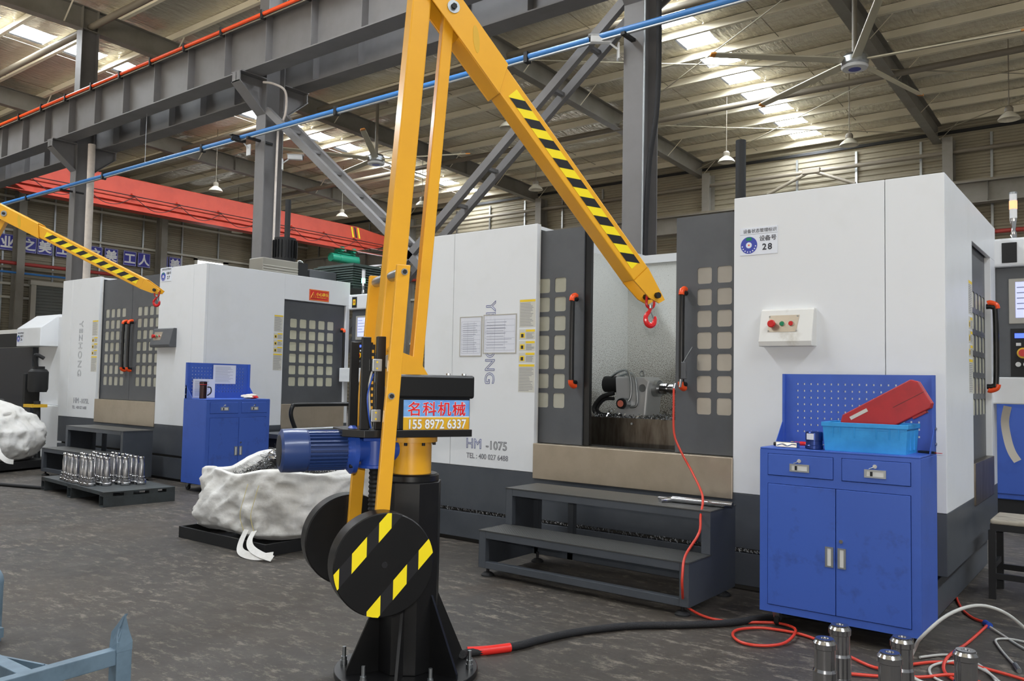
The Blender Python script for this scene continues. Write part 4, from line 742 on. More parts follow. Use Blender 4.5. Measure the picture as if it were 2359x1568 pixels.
            for v_, segs in ((.121, ((-.26, .26, 0), (-.03, .0276, 1), (-.15, -.084, 1), (-.26, -.205, 1))), (-.109, ((-.26, .26, 0), (.105, .042, 1), (.159, .26, 1), (-.077, -.015, 1)))):
                for x0, x1, yel in segs:
                    x0, x1 = min(x0, x1), max(x0, x1); lo_, hi_ = (v_ - .03) / cs_, (v_ + .03) / cs_
                    pol = clip([(x0, x0 * tn + lo_), (x1, x1 * tn + lo_), (x1, x1 * tn + hi_), (x0, x0 * tn + hi_)])
                    if len(pol) > 2: MB().add([c + Vector((px_, -.0008 * yel, pz_)) for px_, pz_ in pol], [tuple(range(len(pol)))]).build('tape_stripe' if yel else 'tape', 'haz' if yel else 'hazk', d)
    MB().cyl((-.144, -.24, 1.965), (-.144, .24, 1.965), .026, 16).build('pivot_pin', 'zinc', t)
    # arms
    aB = (T - A).normalized(); MB().bar(V(A.x, A.y) - V(*(aB * .08)), V(T.x, T.y) + V(*(aB * .03)), .1, .112, up=(0, 1, 0)).xf(Matrix.Identity(4)).build('main_arm', 'yellow', t, .008)
    LA = A + off; MB().bar(V(LA.x, LA.y), V(link_top.x, link_top.y), .06, .062, up=(0, 1, 0)).build('link_arm', 'yellow', t, .006)
    s0 = T - B * .10; s1 = T + B * .62; nB = Vector((-B.y, B.x))
    m = MB()
    for y in (-.078, .066): m.prism([V(*(s0 + nB * .075), y), V(*(s1 + nB * .072), y), V(*(s1 + B * .09 - nB * .075), y), V(*(s0 - nB * .075), y)], (0, .012, 0))
    up = T + B * .36; m.prism([V(*(up - nB * .075), -.066), V(*(s1 + B * .09 - nB * .075), -.066), V(*(s1 + B * .09 - nB * .066), -.066), V(*(up - nB * .066), -.066)], (0, .132, 0))
    m.prism([V(*(s0 + nB * .075), -.066), V(*(s1 + nB * .075), -.066), V(*(s1 + nB * .066), -.066), V(*(s0 + nB * .066), -.066)], (0, .132, 0)); sl_ = m.build('arm_sleeve', 'yellow', t, .003)
    MB().prism([V(*(T + B * .42 + Vector((.12, -.99)) * .075 * math.cos(a_) + Vector((.99, .12)) * (.018 * math.sin(a_))), -.0795) for a_ in [2 * PI * i / 16 for i in range(16)]], (0, .003, 0)).build('weld_slot', 'yellow2', sl_)
    e0 = T + B * .36; e1 = tip - B * .16; w2 = .062; u2 = MB(); u2.bar(V(*e0), V(*e1), .126, .124, up=(0, 1, 0)); ua = u2.build('upper_arm', 'yellow', t, .006)
    for y in (-.063, .053): MB().prism([V(*(e1 + nB * w2), y), V(*(tip + B * .055 + nB * w2 * .45), y), V(*(tip + B * .045 - nB * w2 * .25), y), V(*(tip - B * .02 - nB * w2 * .75), y), V(*(e1 - nB * w2), y)], (0, .010, 0)).build('fork_cheek', 'yellow', ua)
    for q, sg in ((link_top, 1), (T, 1)): MB().cyl(V(*q, -.078), V(*q, -.084), .034, 24).build('washer', 'zinc', sl_); MB().cyl(V(*q, -.084), V(*q, -.096), .016, 6, smooth=False).build('bolt', 'blackm', sl_)
    MB().cyl(V(*tip, -.085), V(*tip, .085), .018, 8, smooth=False).build('pin', 'blackm', ua)
    # tape on the upper arm
    nseg = 9; L0 = (s1 - T).length + .13; L1 = (e1 - T).length - .06; yy = -.0635
    k = 0; pit = (L1 - L0) / nseg
    def TP(l, v): p_ = T + B * l + nB * v; return V(p_.x, p_.y, yy)
    MB().quad(TP(L0, -.033), TP(L1, -.033), TP(L1, .033), TP(L0, .033)).build('tape', 'haz', ua)
    for k in range(nseg): a0 = L0 + (k + .3) * pit; MB().quad(*[Vector((q_.x, q_.y - .0008, q_.z)) for q_ in (TP(a0 - .03, -.033), TP(a0 + pit * .5 - .03, -.033), TP(a0 + pit * .5 + .036, .033), TP(a0 + .036, .033))]).build('tape_stripe', 'hazk', ua)
    # hook
    h = V(tip.x, tip.y - .02); hk = MB().tube([h + Vector((-.022, 0, .03)), h + Vector((-.026, 0, -.03)), h + Vector((0, 0, -.048)), h + Vector((.026, 0, -.03)), h + Vector((.022, 0, .03))], .008, 8).build('hook', 'redp', t); MB().cyl(h + Vector((0, 0, -.05)), h + Vector((0, 0, -.03)), .014, 10).build('swivel', 'zinc', hk)
    pts = [(0, -.045), (-.006, -.068), (-.026, -.09), (-.032, -.115), (-.02, -.142), (.004, -.15), (.026, -.138), (.034, -.11), (.036, -.095)]; rads = [.010, .011, .013, .014, .016, .017, .015, .011, .005]
    g_ = MB(); P_ = spline([h + Vector((a, 0, b)) for a, b in pts], 4); kk = len(P_); vs = []
    for i, p in enumerate(P_):
        f_ = i / (kk - 1) * (len(rads) - 1); j = min(int(f_), len(rads) - 2); r_ = rads[j] + (rads[j + 1] - rads[j]) * (f_ - j); tn = (P_[min(i + 1, kk - 1)] - P_[max(i - 1, 0)]).normalized(); yx = Vector((0, 1, 0)); xx = tn.cross(yx).normalized()
        vs += [p + (xx * math.cos(2 * PI * q / 10) + yx * math.sin(2 * PI * q / 10)) * r_ for q in range(10)]
    g_.add(vs, [(i * 10 + q, i * 10 + (q + 1) % 10, (i + 1) * 10 + (q + 1) % 10, (i + 1) * 10 + q) for i in range(kk - 1) for q in range(10)], True).build('hook_bow', 'redp', hk); MB().bar(h + Vector((0, 0, -.06)), h + Vector((.026, 0, -.115)), .006, .004).build('latch', 'zinc', hk)
    return t
# boom direction of the near crane: 62.36 deg in plan
balance_crane('yellow balance crane on a black post, striped round counterweights and hook', (-2.939, 3.016, 0), math.radians(62.364), (-.145, 1.66), (-.011, 3.554), (.673, -.740))
balance_crane('second yellow balance crane, its striped boom reaching to the closed machine', (-10.96, 3.30, 0), math.radians(37.5), (-.145, 1.66), (.72, 3.345), (.901, -.434))
# ================================================================ tool cabinets
def tool_cabinet(label, loc, rz, w=.9, d=.45, z0=.1, z1=1.085, ztop=1.54, keys=True):
    """front at y = 0 facing -y, x 0..w"""
    t = thing('tool_cabinet', label, 'cabinet', loc, rz); k = (z1 - z0) / .985; Z = lambda z: z0 + (z - .1) * k; X = lambda x: x * w / .9
    c = MB(); c.box(0, w, .02, d, z0, z1 - .012); c.build('body', 'blue', t, .004); fr = MB(); fr.box(0, X(.048), 0, .02, z0, z1 - .012).box(X(.852), w, 0, .02, z0, z1 - .012).box(X(.048), X(.852), 0, .02, z0, Z(.142)).box(X(.048), X(.852), 0, .02, Z(.87), Z(.917)).box(X(.048), X(.852), 0, .02, Z(1.05), z1 - .012).box(X(.437), X(.482), 0, .02, Z(.917), Z(1.05)).build('front_frame', 'blue', t)
    tp = MB().box(0, w, .0, d, z1 - .012, z1).build('worktop', 'blue', t, .004)
    def pull(par, x, z, vert):
        a, b = (.058, .023) if not vert else (.023, .058)
        q = MB(); q.box(x - a, x + a, -.012, -.006, z + b - .008, z + b).box(x - a, x + a, -.012, -.006, z - b, z - b + .008).box(x - a, x - a + .012, -.012, -.006, z - b + .008, z + b - .008).box(x + a - .012, x + a, -.012, -.006, z - b + .008, z + b - .008); q.build('pull_frame', 'zinc', par); bx('pull_recess', 'btn_w', par, x - a + .01, x + a - .01, -.0085, -.006, z - b + .006, z + b - .006)
    for x0, x1 in ((.051, .434), (.485, .849)):
        dr = bx('drawer', 'blue', t, X(x0), X(x1), -.006, .02, Z(.92), Z(1.047), bev=.003); xc = X((x0 + x1) / 2); pull(dr, xc, Z(.973), False); MB().cyl((xc + .0, -.006, Z(1.015)), (xc, -.016, Z(1.015)), .012, 12).build('lock', 'chrome', dr)
        if keys: kq = bx('key', 'blackm', dr, xc - .025, xc - .012, -.018, -.014, Z(.96), Z(.985)); MB().cyl((xc - .003, -.02, Z(1.012)), (xc - .03, -.02, Z(1.0)), .0025, 6).build('key_ring', 'zinc', dr)
    for i, (x0, x1) in enumerate(((.051, .448), (.452, .849))):
        do = bx('door', 'blued', t, X(x0), X(x1), -.006, .02, Z(.145), Z(.867), bev=.003); pull(do, X(.448) - .033 if i == 0 else X(.452) + .033, Z(.475), True)
        if i: MB().cyl((X(.452) + .03, -.006, Z(.572)), (X(.452) + .03, -.016, Z(.572)), .011, 12).build('lock', 'chrome', do)
    # pegboard: real square holes as recessed plates
    PB = lambda x, z, dd: (x, d - .03 + dd, z); g = MB(); cols, rows = 18, 8; p0 = X(.09); px = (w - 2 * p0) / (cols - 1); pz = (ztop - z1 - .15) / (rows - 1)
    window_plate(g, PB, 0, w, z1 + .0, ztop, p0 - .006, ztop - .058, cols, rows, px, pz, .0115, .0115, .012, r=.001); pg = g.build('pegboard', 'blue', t)
    bx('peg_edge', 'blue', pg, 0, .015, d - .06, d - .03, z1, ztop); bx('peg_edge', 'blue', pg, w - .015, w, d - .06, d - .03, z1, ztop)
    for x in (0, w - .004): MB().prism([(x, d - .03, z1), (x, d - .2, z1), (x, d - .03, z1 + .18)], (.004, 0, 0)).build('side_brace', 'blue', pg)
    for x in (-.006, w + .002):
        for z in (z1 + .05, z1 + .14): MB().cyl((x, d - .04, z), (x + .006, d - .04, z), .008, 8).build('bolt', 'zinc', pg)
    for x in (.08, w - .08):
        for y in (.07, d - .07): cs = MB().prism([(x - .02, y - .03, z0), (x - .02, y + .03, z0), (x - .02, y + .04, .04), (x - .02, y + .02, .03)], (.04, 0, 0)).build('caster', 'zinc', t); MB().cyl((x - .014, y + .025, .036), (x + .014, y + .025, .036), .036, 16).build('wheel', 'rubber', cs)
    return t
tool_cabinet('blue tool cabinet with pegboard, red case and blue bin on it', (-1.874, 4.97, 0), 0)
tool_cabinet('blue tool cabinet with pegboard, mug and papers on it, by the closed machine', (-9.28, 5.86, 0), PI / 2, w=.94, d=.52, z0=.1, z1=1.17, ztop=1.63)
# things on the near cabinet (top z = 1.085)
ZT = 1.085
bn = thing('storage_bin', 'sky-blue plastic storage bin holding the red case', 'bin', (-1.515, 5.02, ZT)); bw, bd, bh = .465, .3, .165
def tub(m, w0, d0, w1, d1, h, th):
    o = [(-w0 / 2, -d0 / 2, 0), (w0 / 2, -d0 / 2, 0), (w0 / 2, d0 / 2, 0), (-w0 / 2, d0 / 2, 0), (-w1 / 2, -d1 / 2, h), (w1 / 2, -d1 / 2, h), (w1 / 2, d1 / 2, h), (-w1 / 2, d1 / 2, h)]
    i_ = [(-w0 / 2 + th, -d0 / 2 + th, th), (w0 / 2 - th, -d0 / 2 + th, th), (w0 / 2 - th, d0 / 2 - th, th), (-w0 / 2 + th, d0 / 2 - th, th), (-w1 / 2 + th, -d1 / 2 + th, h), (w1 / 2 - th, -d1 / 2 + th, h), (w1 / 2 - th, d1 / 2 - th, h), (-w1 / 2 + th, d1 / 2 - th, h)]
    return m.add(o + i_, [(3, 2, 1, 0), (0, 1, 5, 4), (1, 2, 6, 5), (2, 3, 7, 6), (3, 0, 4, 7), (8, 9, 10, 11), (8, 12, 13, 9), (9, 13, 14, 10), (10, 14, 15, 11), (11, 15, 12, 8), (4, 5, 13, 12), (5, 6, 14, 13), (6, 7, 15, 14), (7, 4, 12, 15)])
mt = Matrix.Translation((bw / 2, bd / 2, 0)); tub(MB(), bw - .022, bd - .02, bw, bd, bh, .006).xf(mt).build('tub', 'bin', bn)
rm = MB(); rm.box(-.006, bw + .006, -.006, .008, bh - .022, bh + .003).box(-.006, bw + .006, bd - .008, bd + .006, bh - .022, bh + .003).box(-.006, .008, 0, bd, bh - .022, bh + .003).box(bw - .008, bw + .006, 0, bd, bh - .022, bh + .003).build('rim', 'bin', bn, .002)
for x in (.06, .1, .18, .3, .37, .42): MB().hexa([(x - .004, .016, 0), (x + .004, .016, 0), (x + .004, .02, 0), (x - .004, .02, 0), (x - .004, -.004, bh - .02), (x + .004, -.004, bh - .02), (x + .004, .008, bh - .02), (x - .004, .008, bh - .02)]).build('rib', 'bin', bn)
for z in (.012, .13): bx('rib', 'bin', bn, .02, bw - .02, .0 + (.012 if z < .1 else 0), .02, z, z + .006)
for y in (.1, .2): bx('rib', 'bin', bn, bw - .02, bw - .002, y, y + .008, .02, bh - .02)
rc = thing('tool_case', 'red plastic tool case leaning out of the blue bin', 'case', (-1.36, 5.16, ZT + .03), 0)
Rm = Matrix.Rotation(math.radians(-30), 4, 'Y'); MB().prism([(0, -.04, 0), (.47, -.04, 0), (.49, -.04, .02), (.49, -.04, .16), (.46, -.04, .19), (.03, -.04, .19), (0, -.04, .16)], (0, .036, 0)).xf(Rm).build('lid', 'red', rc, .006); MB().prism([(0, 0, 0), (.47, 0, 0), (.49, 0, .02), (.49, 0, .16), (.46, 0, .19), (.03, 0, .19), (0, 0, .16)], (0, .036, 0)).xf(Rm).build('shell', 'red', rc, .006)
MB().box(.36, .44, -.03, .03, -.012, .0).xf(Rm).build('latch', 'red', rc); MB().box(.06, .17, -.0415, -.04, .14, .16).xf(Rm).build('sticker', 'paper2', rc); MB().box(.30, .49, -.0412, -.04, .094, .096).xf(Rm).build('seam', 'hazk', rc)
cn = thing('oil_can', 'dark metallic blue round can with a paper sticker beside the bin', 'can', (-1.575, 5.06, ZT)); MB().lathe([(.045, 0), (.052, .004), (.052, .022), (.048, .026), (.048, .05), (.05, .052), (.05, .098), (.046, .104), (.03, .106), (0, .106)], n=28).build('can_body', mat('can_blue', (36, 58, 120), .25, .6), cn)
MB().add([(.0512 * math.cos(a), .0512 * math.sin(a), z) for z in (.058, .094) for a in [math.radians(-130 + 9 * i) for i in range(7)]], [(i, i + 1, i + 8, i + 7) for i in range(6)]).build('sticker', 'paper', cn)
bt = thing('bar_stock', 'short shiny chrome bracket piece lying on the near cabinet', 'bracket', (-1.80, 5.03, ZT)); MB().box(0, .13, 0, .06, 0, .034).build('block', 'chrome', bt, .004); MB().tube([(.01, -.002, .012), (.04, -.004, .022), (.07, -.004, .012), (.1, -.004, .022), (.125, -.002, .02)], .004, 6).build('relief', 'zinc', bt); MB().cyl((-.02, .03, .017), (0, .03, .017), .012, 10).build('stub', 'blackm', bt)
sd = thing('screwdriver', 'screwdriver with a red and yellow handle behind the can', 'screwdriver', (-1.78, 5.3, ZT + .012)); MB().lathe([(.006, 0), (.012, .01), (.011, .03), (.014, .05), (.013, .08), (.007, .09)], (0, 0, 0), (1, .05, 0), 12).build('handle', 'redp', sd); MB().lathe([(.004, -.03), (.011, -.015), (.012, 0)], (0, 0, 0), (1, .05, 0), 12).build('handle_end', 'btn_y', sd); MB().cyl((.09, .0045, 0), (.2, .01, 0), .003, 8).build('shank', 'zinc', sd)
kn = thing('utility_knife', 'small black knife at the worktop corner behind the bin', 'knife', (-1.0, 5.28, ZT)); MB().box(-.05, .05, -.012, .012, 0, .014).xf(Matrix.Rotation(-.3, 4, 'Z')).build('handle', 'blackm', kn, .004); MB().box(.05, .085, -.008, .008, .005, .008).xf(Matrix.Rotation(-.3, 4, 'Z')).build('blade', 'btn_r', kn)
# things on the far cabinet (top z = 1.17; its front faces +x)
ZF = 1.17
mg = thing('steel_mug', 'dark insulated mug with handle on the far cabinet', 'mug', (-9.56, 5.98, ZF)); MB().lathe([(.04, 0), (.044, .005), (.044, .17), (.047, .175), (.047, .215), (.03, .22), (0, .22)], n=24).build('cup', 'mug', mg); MB().lathe([(.0475, .178), (.0475, .184)], n=24).build('ring', 'redp', mg); MB().tube([(.03, .04, .15), (.05, .075, .14), (.05, .08, .08), (.03, .042, .04)], .008, 8).build('handle', 'blackm', mg)
PF = lambda x, z, d: (-9.76 + -d + .005, x, z)
o = slab(MB(), PF, 6.24, 6.58, 1.36, 1.61, -.003, 0).build('paper_sheet', 'paper'); text_lines(o, lambda x, z, d: PF(x, z, d - .002), 6.27, 6.54, 1.38, 1.59, 14, 'line', .004, 9); tag(o, 'white printed sheet pinned high on the far pegboard', 'paper')
o = slab(MB(), PF, 5.95, 6.27, 1.175, 1.42, -.006, -.004).build('paper_sheet', 'paper'); text_lines(o, lambda x, z, d: PF(x, z, d - .005), 5.98, 6.22, 1.2, 1.4, 14, 'line', .004, 11); tag(o, 'white printed sheet behind the mug on the far cabinet', 'paper')
def crumple(name, mm, c, rx, ry, rz_, seed, label, cat, amp=.35, n=(18, 12)):
    m = MB(); vs = []; nu, nv = n
    for j in range(nv + 1):
        for i in range(nu):
            a = 2 * PI * i / nu; b = PI * j / nv; d = Vector((math.cos(a) * math.sin(b), math.sin(a) * math.sin(b), math.cos(b))); q = 1 + amp * noise.noise(d * 2.1 + Vector((seed, 0, 0))) + amp * .5 * noise.noise(d * 5 + Vector((0, seed, 0)))
            vs.append((c[0] + d.x * rx * q, c[1] + d.y * ry * q, max(c[2] + d.z * rz_ * q, c[2] - rz_ * .95)))
    m.add(vs, [(j * nu + i, j * nu + (i + 1) % nu, (j + 1) * nu + (i + 1) % nu, (j + 1) * nu + i) for j in range(nv) for i in range(nu)], True); o = m.build(name, mm); return tag(o, label, cat) if label else o
gv = crumple('work_glove', 'glove', (-9.42, 6.58, ZF + .03), .07, .12, .032, 2, 'crumpled cotton work glove with red cuff on the far cabinet', 'glove'); c_ = crumple('cuff', 'redp', (-9.38, 6.62, ZF + .022), .04, .06, .022, 5, None, None); c_.parent = gv
# ================================================================ step platforms
def step(label, loc, w, z1, z2, d1=.32, d2=.42):
    """front edge at y = 0, x 0..w"""
    t = thing('step_platform', label, 'step', loc); b0 = .06
    for x0, x1 in ((0, .004), (w - .004, w)): MB().prism([(x0, 0, b0), (x0, d1 + d2, b0), (x0, d1 + d2, z2), (x0, d1, z2), (x0, d1, z1), (x0, 0, z1)], (x1 - x0, 0, 0)).build('side_panel', 'base', t)
    f = MB(); f.box(.004, .065, 0, .05, b0, z1 - .006).box(w - .065, w - .004, 0, .05, b0, z1 - .006).box(.065, w - .065, 0, .05, b0, b0 + .05).box(.065, w - .065, 0, .05, z1 - .06, z1 - .006); f.build('front_frame', 'base', t, .003)
    f = MB(); f.box(.004, .065, d1, d1 + .05, z1, z2 - .006).box(w - .065, w - .004, d1, d1 + .05, z1, z2 - .006).box(.065, w - .065, d1, d1 + .05, z2 - .06, z2 - .006); f.build('upper_frame', 'base', t, .003)
    f = MB(); f.box(.02, w - .02, d1 + d2 - .05, d1 + d2, b0, b0 + .05).box(.02, w - .02, d1 + d2 - .05, d1 + d2, z2 - .06, z2 - .01).box(.004, .054, d1 + d2 - .05, d1 + d2, b0, z2 - .01).box(w - .054, w - .004, d1 + d2 - .05, d1 + d2, b0, z2 - .01).box(w * .2, w * .2 + .05, d1 + d2 - .05, d1 + d2, b0, z2 - .01); f.build('rear_frame', 'base', t)
    bx('tread', 'tread', t, -.004, w + .004, -.004, d1 + .02, z1 - .006, z1); bx('tread', 'tread', t, -.004, w + .004, d1 - .004, d1 + d2, z2 - .006, z2)
    for x in (.06, w - .06):
        for y in (.04, d1 + d2 - .06): MB().lathe([(.05, 0), (.05, .01), (.03, .026), (.012, .03), (.012, .08)], (x, y, 0), n=16).build('levelling_foot', 'rubber', t)
    return t
def tread_mat():
    m = bpy.data.materials.new('chequer_plate'); m.use_nodes = True; nt = m.node_tree; b = nt.nodes['Principled BSDF']; b.inputs['Base Color'].default_value = S(86, 86, 84); b.inputs['Roughness'].default_value = .4; b.inputs['Metallic'].default_value = .3
    tc = nt.nodes.new('ShaderNodeTexCoord'); mp = nt.nodes.new('ShaderNodeMapping'); mp.inputs['Rotation'].default_value = (0, 0, PI / 4); mp.inputs['Scale'].default_value = (60, 60, 60); nt.links.new(tc.outputs['Object'], mp.inputs[0]); ck = nt.nodes.new('ShaderNodeTexVoronoi'); nt.links.new(mp.outputs[0], ck.inputs['Vector']); ck.inputs['Scale'].default_value = 1.0; ck.inputs['Randomness'].default_value = .1
    bp = nt.nodes.new('ShaderNodeBump'); bp.inputs['Strength'].default_value = .6; bp.inputs['Distance'].default_value = .006; nt.links.new(ck.outputs['Distance'], bp.inputs['Height']); nt.links.new(bp.outputs[0], b.inputs['Normal']); return m
M['tread'] = tread_mat()
step('dark grey two-step platform before the open machine', (-3.992, 4.84, 0), 1.712, .34, .625)
step('dark grey two-step platform before the closed machine, beside the shafts', (-12.55, 5.33, 0), 1.66, .395, .70)
sb = thing('steel_bar', 'shiny steel bar lying on the upper step before the open machine', 'bar', (0, 0, .625)); MB().cyl((-2.66, 5.37, .022), (-2.22, 5.385, .022), .022, 14).build('bar', 'steel', sb); MB().cyl((-2.80, 5.43, .012), (-2.58, 5.45, .012), .011, 10).build('thin_rod', 'steel', sb); MB().tube([(-2.66, 5.37, .022), (-2.70, 5.34, .014), (-2.72, 5.30, .01)], .018, 10).build('bent_end', 'steel', sb); rebase(sb, (-2.5, 5.38, .625)); [setattr(c.location, 'z', c.location.z + .625) for c in sb.children]
# ================================================================ bulk bags
def superell(a, rx, ry, n=5.0):
    c, s = math.cos(a), math.sin(a); q = (abs(c) ** n + abs(s) ** n) ** (-1 / n); return c * q * rx, s * q * ry
def bag_mesh(prof, rx, ry, seed, nu=150, wr=.03, rim=None):
    """prof: list of (scale, z, wrinkle)"""
    P_ = []; 
    for i in range(len(prof) - 1):
        for k in range(6):
            f = k / 6; P_.append(tuple(prof[i][q] * (1 - f) + prof[i + 1][q] * f for q in range(3)))
    P_.append(prof[-1]); vs = []; m = MB()
    for j, (s, z, w) in enumerate(P_):
        for i in range(nu):
            a = 2 * PI * i / nu; x, y = superell(a, rx * s, ry * s); nrm = Vector((math.cos(a), math.sin(a), 0)); p = Vector((x * 1.6, y * 1.6, z * 2.2 + seed))
            d = wr * w * (noise.noise(p) * .7 + .55 * noise.noise(p * 2.3) - 1.2 * abs(noise.noise(Vector((x * 3.2 + z * 2.5, y * 3.2 - z * 2.0, seed)))) - .7 * abs(noise.noise(Vector((x * 7 - z * 6, y * 7 + z * 5, seed + 2)))) + .3 * noise.noise(p * 8) + .45)
            dz = w * .05 * noise.noise(Vector((x * 2, y * 2, seed + 5))) + (rim(a) * max(0, (z - prof[0][1])) if rim else 0)
            vs.append((x + nrm.x * d, y + nrm.y * d, z + dz))
    k = len(P_); m.add(vs, [(j * nu + i, j * nu + (i + 1) % nu, (j + 1) * nu + (i + 1) % nu, (j + 1) * nu + i) for j in range(k - 1) for i in range(nu)], True); return m
def bulk_bag(label, loc, rz, rx, ry, h, seed, z0, open_=True):
    t = thing('bulk_bag', label, 'bag', loc, rz)
    rim = (lambda a: .08 * math.sin(a - .5) + .06 * math.sin(2 * a + seed) + .05 * math.sin(5 * a)) if open_ else (lambda a: .12 * math.sin(a + 2.4) + .05 * math.sin(3 * a))
    if open_: prof = [(.88, z0, .6), (.97, z0 + .04, 1.1), (1.0, z0 + h * .22, 1.4), (1.03, z0 + h * .5, 1.5), (1.0, z0 + h * .8, 1.2), (.97, z0 + h * .97, .9), (.93, z0 + h, .7), (.88, z0 + h * .96, .6), (.83, z0 + h * .8, .5), (.80, z0 + h * .62, .4)]
    else: prof = [(.80, z0, .6), (.95, z0 + .06, 1.1), (1.02, z0 + h * .25, 1.5), (1.02, z0 + h * .55, 1.6), (.9, z0 + h * .8, 1.8), (.62, z0 + h * .95, 2.0), (.28, z0 + h * 1.03, 1.6), (.02, z0 + h * 1.04, .6)]
    b = bag_mesh(prof, rx, ry, seed, wr=.055, rim=rim); b.build('sack', 'cloth', t, smooth_angle=180); return t
b1 = bulk_bag('open white bulk bag full of dark swarf on a black tray', (-6.27, 4.84, 0), .05, .66, .64, .58, 3.3, .09)
md = MB(); nu = 40; vs = []
for j in range(11):
    for i in range(nu):
        a = 2 * PI * i / nu; s = .85 * j / 10; x, y = superell(a, .6 * s, .6 * s, 3.2); z = .57 + .22 * math.exp(-((x + .24) ** 2 + (y - .12) ** 2) / .05) + .05 * noise.noise((x * 6, y * 6, 2)) - .06 * (j / 10); vs.append((x, y, z))
md.add(vs, [(j * nu + i, j * nu + (i + 1) % nu, (j + 1) * nu + (i + 1) % nu, (j + 1) * nu + i) for j in range(10) for i in range(nu)]); md.build('swarf_core', 'hazk', b1)
random.seed(11); sw = MB()
for k in range(1500):
    a = random.random() * 2 * PI; s = .8 * math.sqrt(random.random()); x, y = superell(a, .58 * s, .58 * s, 3.2); z = .58 + .22 * math.exp(-((x + .24) ** 2 + (y - .12) ** 2) / .05) - .05 * s; L_ = random.uniform(.04, .11); d = Vector((random.uniform(-1, 1), random.uniform(-1, 1), random.uniform(-.1, .9))).normalized(); u = d.orthogonal().normalized(); v = d.cross(u); r = random.uniform(.004, .012); pts = []
    for q in range(6): f = q / 5; ph = f * 7 + k; pts.append(Vector((x, y, z)) + d * L_ * f + (u * math.cos(ph) + v * math.sin(ph)) * r)
    wv = v * .0022
    sw.add([p + wv for p in pts] + [p - wv for p in pts], [(q, q + 1, 7 + q, 6 + q) for q in range(5)])
o = sw.build('swarf', 'swarf', b1); o['kind'] = 'stuff'
fw = crumple('foil_scrap', 'foilwrap', (-6.45, 4.80, .725), .07, .06, .05, 9, 'crumpled shiny foil scrap lying on the dark swarf', 'foil', .5, (14, 8))
for p in fw.data.polygons: p.use_smooth = False
def strap(par, pts, w, nrm, mm='cloth', name='strap'):
    P_ = spline(pts, 6); vs = []; k = len(P_); nv = Vector(nrm).normalized()
    for i, p in enumerate(P_):
        t_ = (P_[min(i + 1, k - 1)] - P_[max(i - 1, 0)]).normalized(); sd_ = t_.cross(nv).normalized(); vs += [p - sd_ * w / 2, p + sd_ * w / 2, p - sd_ * w / 2 - nv * .003, p + sd_ * w / 2 - nv * .003]
    fs = []
    for i in range(k - 1): a_ = 4 * i; fs += [(a_, a_ + 1, a_ + 5, a_ + 4), (a_ + 2, a_ + 6, a_ + 7, a_ + 3), (a_, a_ + 4, a_ + 6, a_ + 2), (a_ + 1, a_ + 3, a_ + 7, a_ + 5)]
    return MB().add(vs, fs, True).build(name, mm, par)
strap(b1, [(.26, -.665, .18), (.27, -.72, .10), (.33, -.78, .045), (.46, -.83, .03), (.62, -.83, .03), (.74, -.78, .05)], .06, (0, -.8, .6)); strap(b1, [(.36, -.665, .18), (.40, -.74, .12), (.50, -.80, .08), (.64, -.82, .05), (.76, -.8, .03)], .055, (0, -.7, .7))
for x in (.22, .36): MB().tube([(x + .0, -.662, .16), (x - .02, -.69, .3), (x + .03, -.69, .46), (x + .05, -.675, .56)], .0022, 5).build('stitching', 'thread', b1)
ty = thing('drip_tray', 'low black steel tray under the open bulk bag', 'tray', (-6.3, 4.75, 0)); tr = MB(); tr.box(-.62, .62, -.58, .58, .0, .012).build('pan', 'blackm', ty); f = MB(); f.box(-.62, .62, -.6, -.58, 0, .1).box(-.62, .62, .58, .6, 0, .1).box(-.64, -.62, -.6, .6, 0, .1).box(.62, .64, -.6, .6, 0, .1).build('rim', 'blackm', ty, .003); bx('cross_member', 'blackm', ty, -.6, .6, -.06, .06, .012, .085)
b2 = bulk_bag('slumped white bulk bag with a blue print beyond the stepped platform', (-14.0, 5.02, 0), .3, .78, .62, .80, 8.1, .14, False)
logo = MB(); 
for k in range(4): x = -.1 + k * .07; logo.quad((x, -.735, .62 + .01 * k), (x + .05, -.735, .62 + .01 * k), (x + .09, -.72, .70 + .01 * k), (x + .04, -.72, .70 + .01 * k))
logo.xf(Matrix.Rotation(.5, 4, 'Z')).build('print', mat('print_blue', (46, 120, 176), .6), b2)
strap(b2, [(.78, -.3, .45), (.9, -.34, .3), (1.0, -.3, .2), (1.02, -.2, .17)], .07, (.7, -.6, .3))
bs = thing('drip_tray', 'low black base under the slumped bulk bag', 'tray', (-14.0, 5.02, 0), .3); bx('pan', 'blackm', bs, -.8, .8, -.62, .62, .03, .14, bev=.004); bx('skid', 'blackm', bs, -.8, .8, -.6, -.5, 0, .03); bx('skid', 'blackm', bs, -.8, .8, .5, .6, 0, .03)
